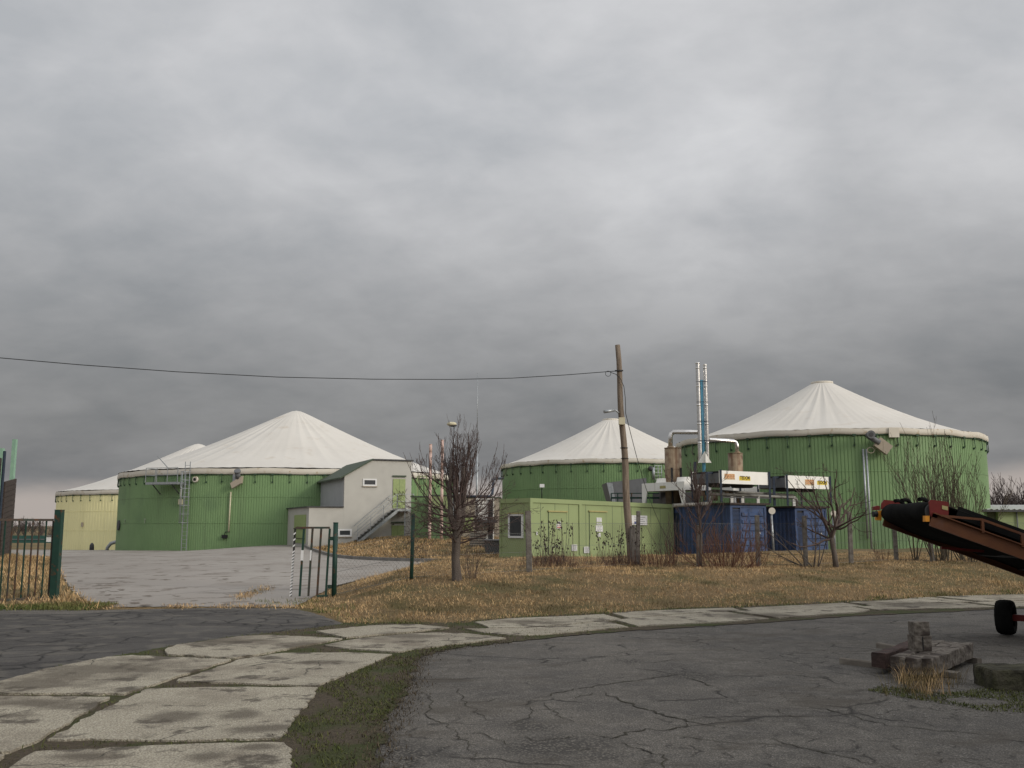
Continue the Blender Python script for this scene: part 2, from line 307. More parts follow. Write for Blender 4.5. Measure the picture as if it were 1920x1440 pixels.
def setup_mats():
    M['asphalt'] = m_asphalt(); M['dark_asphalt'] = m_dark_asphalt(); M['slab'] = m_slab(); M['coarse'] = m_coarse(); M['yard'] = m_yard(); M['turf'] = m_ground(); M['soil'] = m_soil()
    M['tank_green'] = mat('tank_green_sheet', (0.200, 0.310, 0.142), (0.178, 0.282, 0.128), 0.5, scale=0.5, streak=((0.125, 0.17, 0.09), 1.9, .56, .35), c3=(0.15, 0.235, 0.115), s3=.35)
    M['tank_yellow'] = mat('tank_yellow_sheet', (0.88, 0.82, 0.45), (0.84, 0.78, 0.42), 0.5, scale=0.5, streak=((0.45, 0.42, 0.22), 1.2, .6, .5))
    M['membrane'] = mat('white_membrane', (0.66, 0.63, 0.575), (0.61, 0.58, 0.525), 0.6, scale=0.35, c3=(0.54, 0.48, 0.40), s3=.8, t3=(.6, .8), spec=.2)
    M['band'] = mat('cream_band', (0.65, 0.61, 0.53), (0.60, 0.55, 0.46), 0.6, scale=1.2, c3=(0.42, 0.32, 0.2), s3=2.5, t3=(.6, .75), streak=((0.45, 0.36, 0.24), 3, .6, .5))
    M['steel'] = mat('galvanised_steel', (0.42, 0.44, 0.45), (0.30, 0.32, 0.33), 0.45, .6, scale=9)
    M['chrome'] = mat('stainless_flue', (0.78, 0.76, 0.73), (0.62, 0.60, 0.57), 0.22, 1.0, scale=5, bump=.15, bscale=9)
    M['rust_drum'] = mat('rusty_cladding', (0.34, 0.27, 0.18), (0.24, 0.17, 0.11), 0.55, .35, scale=3, c3=(0.16, 0.09, 0.055), s3=2.2, streak=((0.15, 0.085, 0.05), 6, .5, .8))
    M['black'] = mat('black_steel', (0.02, 0.02, 0.021), None, 0.5)
    M['rubber'] = mat('black_rubber', (0.009, 0.009, 0.009), (0.015, 0.015, 0.014), 0.9, scale=5, spec=.05)
    M['dkblue'] = mat('dark_blue_steel', (0.035, 0.05, 0.075), (0.02, 0.028, 0.045), 0.5, scale=8)
    M['midblue'] = mat('pale_blue_paint', (0.10, 0.30, 0.42), (0.08, 0.24, 0.34), 0.45)
    M['cont_blue'] = mat('container_blue', (0.052, 0.088, 0.190), (0.035, 0.058, 0.125), 0.5, scale=1.6, streak=((0.035, 0.034, 0.045), 5, .5, .7), c3=(0.045, 0.052, 0.09), s3=3)
    M['cont_green'] = mat('cabin_green', (0.290, 0.350, 0.165), (0.26, 0.315, 0.150), 0.55, scale=.9, streak=((0.24, 0.27, 0.13), 3.5, .58, .5))
    M['door_green'] = mat('door_green', (0.33, 0.40, 0.17), (0.27, 0.33, 0.14), 0.5, streak=((0.24, 0.2, 0.1), 5, .62, .6))
    M['trim_yel'] = mat('faded_trim', (0.42, 0.37, 0.16), None, 0.6)
    M['white'] = mat('white_paint', (0.86, 0.845, 0.79), (0.81, 0.795, 0.74), 0.5, scale=3, streak=((0.42, 0.38, 0.32), 5, .58, .55))
    M['plate'] = mat('white_plate', (0.70, 0.70, 0.69), (0.72, 0.72, 0.71), 0.5)
    M['render'] = mat('grey_render', (0.50, 0.485, 0.44), (0.455, 0.44, 0.40), 0.85, scale=1.2, bump=.2, bscale=60, streak=((0.36, 0.35, 0.33), 2.5, .6, .4))
    M['render2'] = mat('grey_blue_cladding', (0.43, 0.435, 0.44), (0.39, 0.395, 0.40), 0.7, scale=1.2)
    M['dkgreen_roof'] = mat('dark_green_roofing', (0.085, 0.11, 0.075), (0.065, 0.085, 0.06), 0.7)
    M['dkgrey'] = mat('dark_grey', (0.07, 0.07, 0.072), None, 0.6)
    M['grey'] = mat('mid_grey', (0.16, 0.163, 0.17), (0.12, 0.125, 0.13), 0.6, scale=2)
    M['glass'] = mat('dark_glass', (0.06, 0.065, 0.07), None, 0.08, spec=.6)
    M['gate_green'] = mat('gate_green_paint', (0.017, 0.052, 0.038), (0.013, 0.040, 0.030), 0.5, scale=7, c3=(0.10, 0.045, 0.022), s3=9, t3=(.58, .68))
    M['gate_rust'] = mat('gate_rusty_paint', (0.07, 0.040, 0.030), (0.035, 0.055, 0.045), 0.7, scale=5, c3=(0.10, 0.045, 0.022), s3=9, t3=(.52, .68))
    M['pale_green'] = mat('pale_green_post', (0.26, 0.42, 0.30), (0.22, 0.36, 0.27), 0.55, scale=3)
    M['plank'] = mat('dark_planks', (0.075, 0.055, 0.045), (0.035, 0.026, 0.022), 0.85, scale=3, stretch=(.4, .4, 9), bump=.5)
    M['wood_pole'] = mat('weathered_pole', (0.25, 0.20, 0.15), (0.14, 0.105, 0.078), 0.85, scale=6, stretch=(4, 4, .35), bump=.5, bscale=20)
    M['post_conc'] = mat('weathered_post', (0.19, 0.175, 0.155), (0.115, 0.10, 0.088), 0.9, scale=9, bump=.6, bscale=30, c3=(0.07, 0.06, 0.05), s3=5)
    M['timber'] = mat('old_sleeper', (0.21, 0.185, 0.155), (0.075, 0.061, 0.050), 0.9, scale=14, stretch=(1, 1, 1.6), bump=.9, bscale=22, c3=(0.055, 0.043, 0.036), s3=5, t3=(.5, .62))
    M['timber_red'] = mat('tarred_sleeper', (0.075, 0.045, 0.038), (0.04, 0.028, 0.025), 0.85, scale=7, bump=.8, bscale=25)
    M['batten'] = mat('grey_batten', (0.20, 0.18, 0.15), (0.14, 0.12, 0.10), 0.85, scale=8)
    M['moss_stone'] = mat('mossy_concrete', (0.075, 0.068, 0.046), (0.052, 0.052, 0.026), 0.95, scale=6, bump=1, bscale=30, c3=(0.030, 0.027, 0.018), s3=5, t3=(.45, .6))
    M['bark'] = mat('grey_bark', (0.135, 0.112, 0.095), (0.085, 0.068, 0.058), 0.9, scale=10, stretch=(1, 1, .3), bump=.8, bscale=40)
    M['twig'] = mat('bare_twigs', (0.115, 0.080, 0.070), (0.075, 0.052, 0.046), 0.85, scale=2)
    M['twig_ol'] = mat('olive_twigs', (0.13, 0.105, 0.072), (0.07, 0.055, 0.038), 0.85, scale=2)
    M['redstem'] = mat('red_brown_stems', (0.17, 0.075, 0.05), (0.12, 0.07, 0.045), 0.85, island=.4)
    M['straw'] = mat('dry_grass_blades', (0.60, 0.41, 0.205), (0.32, 0.21, 0.108), 0.85, scale=1.6, c3=(0.125, 0.100, 0.042), s3=.75, t3=(.52, .62), island=.5)
    M['green_blade'] = mat('green_grass_blades', (0.085, 0.12, 0.03), (0.16, 0.14, 0.05), 0.85, scale=1.4, island=.45)
    M['orange'] = mat('faded_orange_paint', (0.155, 0.060, 0.022), (0.105, 0.038, 0.017), 0.5, scale=3, c3=(0.12, 0.055, 0.035), s3=5)
    M['bright_orange'] = mat('bright_orange_paint', (0.75, 0.30, 0.03), None, 0.5)
    M['red'] = mat('red_paint', (0.17, 0.018, 0.014), (0.11, 0.014, 0.011), 0.5, scale=3)
    M['yellow'] = mat('yellow_plate', (0.80, 0.60, 0.06), None, 0.5)
    M['logo'] = mat('orange_logo', (0.72, 0.27, 0.07), None, 0.5)
    M['logo_bg'] = mat('pale_orange_ground', (0.66, 0.52, 0.34), None, 0.5)
    M['ink'] = mat('dark_ink', (0.07, 0.05, 0.03), None, 0.6)
    M['ink_g'] = mat('grey_ink', (0.40, 0.40, 0.42), None, 0.6)
    M['ink_b'] = mat('blue_ink', (0.06, 0.08, 0.25), None, 0.6)
    M['ink_r'] = mat('red_ink', (0.5, 0.12, 0.08), None, 0.6)
    M['pink'] = mat('pinkish_flue', (0.62, 0.44, 0.38), (0.52, 0.37, 0.32), 0.5)
    M['tan'] = mat('tan_wall', (0.42, 0.36, 0.28), (0.36, 0.31, 0.25), 0.8, scale=1)
    M['cream'] = mat('cream_box', (0.62, 0.57, 0.40), None, 0.6)
    M['kerb'] = mat('kerb_concrete', (0.24, 0.23, 0.21), (0.16, 0.15, 0.14), 0.9, scale=4)
    M['tin'] = mat('light_tin_roof', (0.58, 0.57, 0.55), (0.48, 0.47, 0.45), 0.5, scale=3)
    M['far_wood'] = mat('winter_wood', (0.115, 0.092, 0.085), (0.075, 0.06, 0.06), 0.9, scale=1, island=.3)
    M['wire'] = mat('wire', (0.16, 0.165, 0.16), None, 0.6, .4)
    M['fence_far'] = mat('far_fence_green', (0.03, 0.09, 0.075), None, 0.7)
    M['soil_bits'] = mat('soil_crumbs', (0.09, 0.07, 0.045), (0.05, 0.04, 0.028), 1.0, island=.5)
    M['dirt'] = mat('trodden_mud', (0.165, 0.135, 0.11), (0.24, 0.21, 0.18), 1.0, scale=6)
    M['moss'] = mat('moss_tufts', (0.060, 0.078, 0.018), (0.10, 0.10, 0.035), 0.95, island=.4)
setup_mats()
# ------------------------------------------------------------------ mesh builder
ORG = {}
def link(o): scene.collection.objects.link(o); return o
def tag(o, label=None, cat=None, group=None, kind=None):
    if label: o['label'] = label
    if cat: o['category'] = cat
    if group: o['group'] = group
    if kind: o['kind'] = kind
    return o
def thing(name, label, cat, loc, group=None):
    o = link(bpy.data.objects.new(name, None)); o.location = tuple(loc); o.empty_display_size = .2
    ORG[o.name] = np.array(loc, float); return tag(o, label, cat, group)
class MB:
    def __init__(s): s.v = []; s.f = []; s.sm = []
    def add(s, vs, fs, smooth=False):
        b = len(s.v); s.v += [tuple(map(float, p)) for p in vs]; s.f += [tuple(b + i for i in f) for f in fs]; s.sm += [smooth] * len(fs); return s
    def box(s, P, U, V, u, v, z, Z=UP):
        P, U, V, Z = map(np.asarray, (P, U, V, Z))
        vs = [P + U * a + V * b + Z * c for c in z for b in v for a in u]
        return s.add(vs, [(0, 2, 3, 1), (4, 5, 7, 6), (0, 1, 5, 4), (1, 3, 7, 5), (3, 2, 6, 7), (2, 0, 4, 6)])
    def abox(s, x, y, z): return s.box((0, 0, 0), (1, 0, 0), (0, 1, 0), x, y, z)
    def tube(s, path, r, n=8, cap=True, smooth=True):
        path = [np.asarray(p, float) for p in path]; m = len(path)
        if isinstance(r, (int, float)): r = [r] * m
        vs = []; ref = None
        for i, p in enumerate(path):
            d = path[min(i + 1, m - 1)] - path[max(i - 1, 0)]; d = d / (np.linalg.norm(d) + 1e-9)
            if ref is None: ref = A3(0, 0, 1) if abs(d[2]) < .8 else A3(1, 0, 0)
            a = np.cross(ref, d); a /= np.linalg.norm(a) + 1e-9; b = np.cross(d, a); ref = b if abs(np.dot(b, d)) < .9 else ref
            for k in range(n):
                t = 2 * pi * k / n; vs.append(p + r[i] * (cos(t) * a + sin(t) * b))
        fs = []
        for i in range(m - 1):
            for k in range(n):
                k2 = (k + 1) % n; fs.append((i * n + k, i * n + k2, (i + 1) * n + k2, (i + 1) * n + k))
        s.add(vs, fs, smooth)
        if cap:
            b0 = len(s.v) - len(vs); s.f += [tuple(b0 + k for k in range(n))[::-1], tuple(b0 + (m - 1) * n + k for k in range(n))]; s.sm += [False, False]
        return s
    def bar(s, p, q, w=.04, d=None):      # square bar between points
        p, q = np.asarray(p, float), np.asarray(q, float); d = d or w; a = q - p; L = np.linalg.norm(a); a /= L
        ref = UP if abs(a[2]) < .9 else A3(0, 1, 0); b = np.cross(ref, a); b /= np.linalg.norm(b); c = np.cross(a, b)
        return s.box(p, a, b, (0, L), (-w / 2, w / 2), (-d / 2, d / 2), c)
    def prism(s, poly, ext, smooth=False):
        poly = [np.asarray(p, float) for p in poly]; n = len(poly); ext = np.asarray(ext, float)
        vs = poly + [p + ext for p in poly]
        return s.add(vs, [tuple(range(n))[::-1], tuple(range(n, 2 * n))] + [(i, (i + 1) % n, n + (i + 1) % n, n + i) for i in range(n)], smooth)
    def disc(s, c, axis, r, t=.02, n=24):
        c = np.asarray(c, float); a = np.asarray(axis, float); a /= np.linalg.norm(a); return s.tube([c, c + a * t], r, n)
    def ball(s, c, r, n=10, sc=(1, 1, 1)):
        vs = []; fs = []
        for i in range(n // 2 + 1):
            ph = pi * i / (n // 2)
            for k in range(n):
                t = 2 * pi * k / n; vs.append((c[0] + r * sc[0] * sin(ph) * cos(t), c[1] + r * sc[1] * sin(ph) * sin(t), c[2] + r * sc[2] * cos(ph)))
        for i in range(n // 2):
            for k in range(n): fs.append((i * n + k, (i + 1) * n + k, (i + 1) * n + (k + 1) % n, i * n + (k + 1) % n))
        return s.add(vs, fs, True)
    def build(s, name, m, parent=None, org=None, bevel=0):
        V = np.array(s.v, float)
        if parent is not None: org = ORG[parent.name]
        elif org is None: org = A3((V[:, 0].min() + V[:, 0].max()) / 2, (V[:, 1].min() + V[:, 1].max()) / 2, V[:, 2].min())
        me = bpy.data.meshes.new(name); me.from_pydata((V - org).tolist(), [], s.f); me.materials.append(M[m] if isinstance(m, str) else m)
        me.polygons.foreach_set('use_smooth', s.sm); me.update()
        o = link(bpy.data.objects.new(name, me))
        if parent is not None: o.parent = parent
        else: o.location = tuple(org)
        ORG[o.name] = np.asarray(org, float)
        if bevel:
            b = o.modifiers.new('bevel', 'BEVEL'); b.width = bevel; b.segments = 2; b.limit_method = 'ANGLE'
        return o
def text_mesh(txt, size, P, U, m, parent, name='lettering', bold=0.02, Z=UP, sx=1.0):
    cu = bpy.data.curves.new('t', 'FONT'); cu.body = txt; cu.size = size; cu.offset = bold * size
    o = link(bpy.data.objects.new('t', cu)); bpy.context.view_layer.update()
    me = bpy.data.meshes.new_from_object(o.evaluated_get(bpy.context.evaluated_depsgraph_get()))
    b = MB(); b.add([np.asarray(P) + np.asarray(U) * v.co.x * sx + np.asarray(Z) * v.co.y for v in me.vertices], [tuple(p.vertices) for p in me.polygons])
    bpy.data.objects.remove(o); bpy.data.meshes.remove(me)
    return b.build(name, m, parent)
def fast_mesh(name, V, Fc, m, kind=None, label=None, parent=None, cat=None):
    me = bpy.data.meshes.new(name); n = Fc.shape[1]
    me.vertices.add(len(V)); me.vertices.foreach_set('co', V.astype(np.float32).ravel())
    me.loops.add(Fc.size); me.loops.foreach_set('vertex_index', Fc.astype(np.int32).ravel())
    me.polygons.add(len(Fc)); me.polygons.foreach_set('loop_start', np.arange(0, Fc.size, n, dtype=np.int32))
    me.update(calc_edges=True); me.validate(); me.materials.append(M[m] if isinstance(m, str) else m)
    o = link(bpy.data.objects.new(name, me)); tag(o, label, cat, None, kind)
    if parent is not None: o.parent = parent
    return o
# ------------------------------------------------------------------ SETTING
def build_ground():
    def lines(a, b, st, far):
        c = list(np.arange(a, b + 1e-6, st)); lo = []; hi = []
        d = st
        x = a
        while x > -far: d *= 1.5; x -= d; lo.append(x)
        d = st; x = b
        while x < far: d *= 1.5; x += d; hi.append(x)
        return np.array(lo[::-1] + c + hi)
    xs = lines(-34, 30, 0.5, 3500); ys = np.concatenate([lines(12, 90, 0.5, 3500)]); ys = ys[ys > -400]
    def hg(x, y):
        if y < far_y(x) - 0.2 and y < 19.4: return -0.05
        z = h(x, y)
        if y < 19.4: z = min(z, 0.01)
        if in_yard(x, y, .25): z -= 0.07
        return z
    V = np.array([(x, y, hg(x, y)) for y in ys for x in xs]); nx = len(xs); ny = len(ys)
    i, j = np.meshgrid(np.arange(nx - 1), np.arange(ny - 1)); b = (j * nx + i).ravel()
    o = fast_mesh('ground', V, np.stack([b, b + 1, b + 1 + nx, b + nx], 1), 'turf', 'structure', 'dry winter turf and soil that stretches to the horizon')
    me = o.data; me.polygons.foreach_set('use_smooth', [True] * len(me.polygons))
build_ground()
def jag(poly, amt, step=.25, seed=0, closed=True):
    r = random.Random(seed); out = []; n = len(poly)
    for i in range(n if closed else n - 1):
        p = A3(*poly[i]); q = A3(*poly[(i + 1) % n]); L = np.linalg.norm(q - p); k = max(1, int(L / step))
        for t in range(k): out.append(p + (q - p) * t / k + A3(r.uniform(-amt, amt), r.uniform(-amt, amt)))
    if not closed: out.append(A3(*poly[-1]))
    return out
def smooth_line(pts, step=.4):       # Catmull-Rom
    P = [A3(*p) for p in pts]; P = [2 * P[0] - P[1]] + P + [2 * P[-1] - P[-2]]; out = []
    for i in range(1, len(P) - 2):
        k = max(2, int(np.linalg.norm(P[i + 1] - P[i]) / step))
        for j in range(k):
            t = j / k
            out.append(.5 * (2 * P[i] + (P[i + 1] - P[i - 1]) * t + (2 * P[i - 1] - 5 * P[i] + 4 * P[i + 1] - P[i + 2]) * t * t + (3 * P[i] - P[i - 1] - 3 * P[i + 1] + P[i + 2]) * t ** 3))
    out.append(P[-2]); return out
g2 = lambda px, py: tuple(G(px, py)[:2])
def flat(name, poly, z, m, label, thick=0):
    b = MB()
    if thick: b.prism([(p[0], p[1], z) for p in poly], (0, 0, -thick))
    else: b.add([(p[0], p[1], z) for p in poly], [tuple(range(len(poly)))])
    o = b.build(name, m, org=A3(0, 0, 0)); return tag(o, label, kind='structure')
# asphalt road: everything in front of the slabs and out to the yard entrance
edge = [(-60, 19.2), (-20, 19.0), (-9, 18.9)] + [g2(180, 1144), g2(330, 1141), g2(450, 1139), g2(545, 1140), g2(600, 1152), g2(660, 1175)]
edge += [(x, far_y(x) - .35) for x in np.arange(-1.5, 58, 1.5)]
edge = jag(edge, .05, .3, 3, False)
flat('road', [tuple(p) for p in edge] + [(58, -60), (-60, -60)], 0.0, 'asphalt', 'worn cracked asphalt road curving across the foreground')
# older patch of asphalt towards the gate, with shade darkened into its colour
dk = [(-40, 18.6), g2(120, 1152), g2(250, 1146), g2(400, 1143), g2(520, 1146), g2(600, 1158), g2(640, 1172), g2(590, 1183), g2(520, 1192), g2(420, 1204), g2(300, 1226), g2(200, 1238), g2(90, 1262), g2(0, 1282), g2(-160, 1320), (-40, 9)]
flat('gate_road', [tuple(p) for p in jag(dk, .04, .25, 5)], 0.004, 'dark_asphalt', 'patched asphalt in front of the yard gate, its colour darkened to carry shade')
0 and flat('worn_road', [tuple(p) for p in jag([g2(*p) for p in [(955, 1352), (1010, 1350), (1050, 1368), (1110, 1380), (1150, 1392), (1160, 1420), (1190, 1480), (900, 1480), (930, 1440), (985, 1430), (960, 1400), (930, 1380)]], .05, .08, 15)], 0.003, 'coarse', 'dark coarse worn patch in the asphalt')
# soil and moss bed that shows between and beside the slabs
sl = [g2(-200, 1335), g2(0, 1283), g2(80, 1258), g2(210, 1233), g2(310, 1214), g2(440, 1194), g2(590, 1178), g2(660, 1168), g2(840, 1168), g2(960, 1158), g2(1080, 1152), g2(1240, 1142), g2(1410, 1136), g2(1660, 1123), g2(1910, 1112), (30, 27), (45, 31),
      (45, 24.5), (30, 22), g2(1900, 1141), g2(1800, 1147), g2(1610, 1155), g2(1405, 1170), g2(1185, 1183), g2(1040, 1196), g2(940, 1206), g2(850, 1216), g2(790, 1232), g2(772, 1262), g2(760, 1300), g2(735, 1345), g2(710, 1400), g2(720, 1470), g2(760, 1600), g2(-300, 1600)]
flat('verge', [tuple(p) for p in jag(sl, .06, .11, 8)], 0.009, 'soil', 'mossy soil between and beside the concrete slabs')
SLABS = []
def build_slabs():
    b = MB()
    polys = [
     [(60, 1415), (150, 1411), (300, 1402), (430, 1398), (537, 1397), (545, 1410), (548, 1450), (556, 1520), (-60, 1520), (20, 1444)],
     [(277, 1296), (400, 1292), (596, 1293), (575, 1325), (552, 1348), (538, 1376), (528, 1390), (430, 1391), (325, 1395), (200, 1391), (92, 1392), (180, 1340)],
     [(328, 1281), (450, 1240), (530, 1228), (650, 1227), (735, 1230), (675, 1256), (625, 1279), (594, 1290), (450, 1285)],
     [(604, 1213), (675, 1200), (770, 1191), (825, 1189), (880, 1191), (950, 1200), (850, 1211), (745, 1226), (650, 1219)],
     [(-90, 1310), (0, 1311), (206, 1312), (128, 1360), (60, 1400), (18, 1416), (0, 1417), (-150, 1417)],
     [(-40, 1295), (0, 1283), (75, 1261), (200, 1236), (250, 1233), (434, 1241), (325, 1276), (272, 1294), (230, 1306), (0, 1305)],
     [(308, 1223), (330, 1213), (450, 1197), (500, 1194), (645, 1201), (560, 1216), (500, 1229), (438, 1238), (318, 1231)],
     [(592, 1187), (640, 1182), (700, 1176), (775, 1174), (842, 1180), (770, 1188), (650, 1199)],
     [(-140, 1424), (-40, 1423), (14, 1424), (-40, 1462), (-120, 1520), (-260, 1520)],
    ]
    for i, p in enumerate(polys):
        w = [tuple(q) for q in jag([g2(*a) for a in p], .022, .10, 20 + i)]; SLABS.append(w)
        b.prism([(a[0], a[1], .022 + .0017 * i) for a in w], (0, 0, -.03))
    near = smooth_line([g2(900, 1189), g2(1000, 1194), g2(1185, 1178), g2(1405, 1166), g2(1610, 1151), g2(1860, 1141), (30, 22.6), (45, 25)], .2)
    mid = smooth_line([g2(860, 1181), g2(1000, 1179), g2(1130, 1167), g2(1260, 1155), g2(1410, 1147), g2(1610, 1139), g2(1910, 1129), (30, 24.2), (45, 27)], .2)
    far = smooth_line([g2(850, 1173), g2(960, 1162), g2(1080, 1157), g2(1240, 1147), g2(1410, 1141), g2(1660, 1128), g2(1910, 1117), (30, 26.2), (45, 29)], .2)
    def samp(l, t):
        x = np.cumsum([0] + [np.linalg.norm(l[i + 1] - l[i]) for i in range(len(l) - 1)]); return A3(np.interp(t, x, [p[0] for p in l]), np.interp(t, x, [p[1] for p in l]))
    for row, (a, c, off) in enumerate(((near, mid, 0), (mid, far, 1.3))):
        t = off * .3; k = 0
        while t < 44:
            t2 = t + 2.9
            pa = [samp(a, q) for q in np.linspace(t + .04, t2 - .04, 12)]; pc = [samp(c, q) for q in np.linspace(t2 - .04, t + .04, 12)]
            cen = sum(pa + pc) / 24
            poly = [cen + (p - cen) * .955 for p in pa + pc]; poly = jag([tuple(p) for p in poly], .015, .2, 50 + row * 40 + k)
            b.prism([(q[0], q[1], .024 + .005 * ((k + row) % 3)) for q in poly], (0, 0, -.032)); t = t2; k += 1
    tag(b.build('path', 'slab', org=A3(0, 0, 0)), 'pale weathered concrete slabs curving along the road', kind='structure')
build_slabs()
def build_cracks():
    b = MB(); r = random.Random(17)
    o = lambda L: [(960 + x / 2, 1080 + y / 2) for x, y in L]; ol = lambda L: [(x / 2, 1080 + y / 2) for x, y in L]
    L = [(o([(0, 470), (90, 462), (160, 440), (330, 410), (480, 390), (590, 375), (690, 360)]), .030), (o([(330, 430), (380, 455), (440, 480), (560, 520), (660, 545), (800, 575)]), .040), (o([(110, 470), (150, 510), (230, 550)]), .018),
         (o([(250, 590), (390, 612), (430, 590), (500, 575), (560, 580), (640, 565), (665, 545)]), .028), (o([(390, 620), (470, 650), (560, 672), (578, 690), (570, 725)]), .022), (o([(600, 600), (720, 615), (800, 628), (900, 630), (1020, 632)]), .022),
         (o([(950, 605), (1040, 635), (1100, 650), (1200, 668), (1300, 690), (1400, 722)]), .026), (o([(980, 475), (1080, 490), (1180, 500), (1290, 530), (1400, 560), (1600, 580), (1900, 605)]), .022), (o([(450, 332), (540, 325), (620, 310)]), .018),
         (o([(0, 365), (150, 340), (300, 310), (430, 285), (560, 265), (700, 256), (850, 245)]), .014), (o([(860, 545), (720, 530), (640, 545)]), .014), (o([(230, 160 + 300), (300, 440)]), .02), (o([(1040, 372), (1180, 385)]), .03), (o([(640, 380), (700, 395), (770, 420)]), .03),
         (o([(0, 560), (80, 520), (60, 480)]), .014), (o([(1270, 355), (1340, 370), (1420, 385)]), .016), (o([(900, 480), (980, 500), (1100, 545)]), .012), (o([(160, 640), (260, 655), (330, 650)]), .014), (o([(0, 600), (100, 620), (240, 600)]), .014),
         (ol([(1600, 330), (1690, 350), (1760, 345), (1920, 365)]), .012), (ol([(1560, 400), (1620, 470), (1600, 530), (1680, 560), (1760, 640), (1800, 720)]), .016), (ol([(1640, 470), (1760, 480), (1920, 455)]), .014), (ol([(1700, 400), (1740, 470), (1820, 540), (1920, 560)]), .014),
         (ol([(1700, 600), (1790, 590), (1880, 620), (1920, 640)]), .014), (ol([(1420, 560), (1500, 600), (1640, 590)]), .012), (ol([(60, 300), (180, 280), (300, 285), (420, 262)]), .020), (ol([(0, 240), (120, 250), (300, 230), (500, 215), (760, 205)]), .016), (ol([(300, 285), (330, 250), (420, 235)]), .014)]
    for pts, w in L:
        W_ = [G(*p)[:2] for p in pts]; fine = []
        for i in range(len(W_) - 1):
            d = W_[i + 1] - W_[i]; ln = np.linalg.norm(d); k = max(2, int(ln / .05)); nrm = A3(-d[1], d[0]) / ln
            for j in range(k): fine.append(W_[i] + d * j / k + nrm * (r.uniform(-.018, .018) + .02 * sin(j * .9 + i)))
        fine.append(W_[-1]); vs = []; n = len(fine)
        for i, p in enumerate(fine):
            d = fine[min(i + 1, n - 1)] - fine[max(i - 1, 0)]; d /= np.linalg.norm(d) + 1e-6; q = A3(-d[1], d[0]); ww = w * r.uniform(.25, .8) * min(1, 4 * (i + .3) / n, 4 * (n - i) / n)
            vs += [(p[0] + q[0] * ww / 2, p[1] + q[1] * ww / 2, .005), (p[0] - q[0] * ww / 2, p[1] - q[1] * ww / 2, .005)]
        b.add(vs, [(2 * i, 2 * i + 1, 2 * i + 3, 2 * i + 2) for i in range(n - 1)])
    tag(b.build('road_cracks', 'crack', org=A3(0, 0, 0)), 'dark cracks running across the old asphalt', kind='structure')
M['crack'] = mat('crack_dirt', (0.030, 0.026, 0.022), (0.045, 0.042, 0.026), 1.0, scale=3)
build_cracks()
def build_yard():
    ys = sorted(set(np.round(np.concatenate([np.arange(19.45, 45, .15), np.arange(45, 126, .8)]), 3))); n = 60; V = []
    r = random.Random(4)
    for y in ys:
        a, c = lerp_tab(yard_l, y) + r.uniform(-.06, .06), lerp_tab(yard_r, y) + r.uniform(-.03, .03)
        for k in range(n):
            x = a + (c - a) * k / (n - 1); V.append((x, y + (r.uniform(-.06, .06) if y < 19.5 else 0), h(x, y) + (.012 if y > 20 else .006)))
    V = np.array(V); i, j = np.meshgrid(np.arange(n - 1), np.arange(len(ys) - 1)); b = (j * n + i).ravel()
    fast_mesh('yard', V, np.stack([b, b + 1, b + 1 + n, b + n], 1), 'yard', 'structure', 'pale concrete yard behind the open gate')
    kb = MB(); pts = [(y, x) for y, x in yard_r if y >= 42.15]; prev = None
    ln = smooth_line([(3.2, 42.2), (0, 42.15)] + [(x, y) for y, x in pts[1:-1]], .8)
    for p in ln:
        q = A3(p[0], p[1], h(p[0], p[1]) + .02)
        if prev is not None: kb.bar(prev, q, .16, .26)
        prev = q
    tag(kb.build('kerb', 'kerb', org=A3(0, 0, 0)), 'low concrete kerb along the grass mound', kind='structure')
build_yard()
# ------------------------------------------------------------------ grass
def blades(name, pts, L, wd, m, label, lean=.8, z0=-.01, kind='stuff', seed=1, parent=None, cat=None, droop=.35):
    r = np.random.default_rng(seed); n = len(pts); P = np.array(pts, float)
    az = r.uniform(0, 2 * pi, n); ln = r.uniform(.15, lean, n); Lb = r.uniform(L[0], L[1], n); w = r.uniform(wd[0], wd[1], n)
    d = np.stack([np.cos(az) * np.sin(ln), np.sin(az) * np.sin(ln), np.cos(ln)], 1)
    s = np.stack([-np.sin(az + r.uniform(-1, 1, n)), np.cos(az), np.zeros(n)], 1) * w[:, None] * .5
    P[:, 2] += z0; mid = P + d * Lb[:, None] * .55; d2 = d.copy(); d2[:, 2] -= droop; tip = mid + d2 * Lb[:, None] * .5
    V = np.stack([P - s, P + s, mid + s * .8, mid - s * .8, tip], 1).reshape(-1, 3)
    b = np.arange(n) * 5
    me_f = [np.stack([b, b + 1, b + 2], 1), np.stack([b, b + 2, b + 3], 1), np.stack([b + 3, b + 2, b + 4], 1)]
    return fast_mesh(name, V, np.concatenate(me_f), m, kind, label, parent, cat)
def scatter(n, x, y, cond, seed, clump=0):
    r = np.random.default_rng(seed); out = []
    if clump:
        c = np.stack([r.uniform(*x, n // clump), r.uniform(*y, n // clump)], 1)
        pts = np.repeat(c, clump, 0) + r.normal(0, .10, (len(c) * clump, 2))
    else: pts = np.stack([r.uniform(*x, n), r.uniform(*y, n)], 1)
    for a, b in pts:
        if abs(a) > .56 * b + .8: continue
        if cond(a, b): out.append((a, b, h(a, b)))
    return out
def on_bank(x, y): return x > -4.75 and far_y(x) + .05 < y < lerp_tab(back_tab, x) - .1 and not in_yard(x, y, -.05)
bank = scatter(330000, (-5, 22), (16, 40), on_bank, 1, clump=9)
blades('dry_grass', bank, (.035, .125), (.005, .010), 'straw', 'matted straw coloured grass on the bank along the fence', 1.55, seed=2, droop=.6)
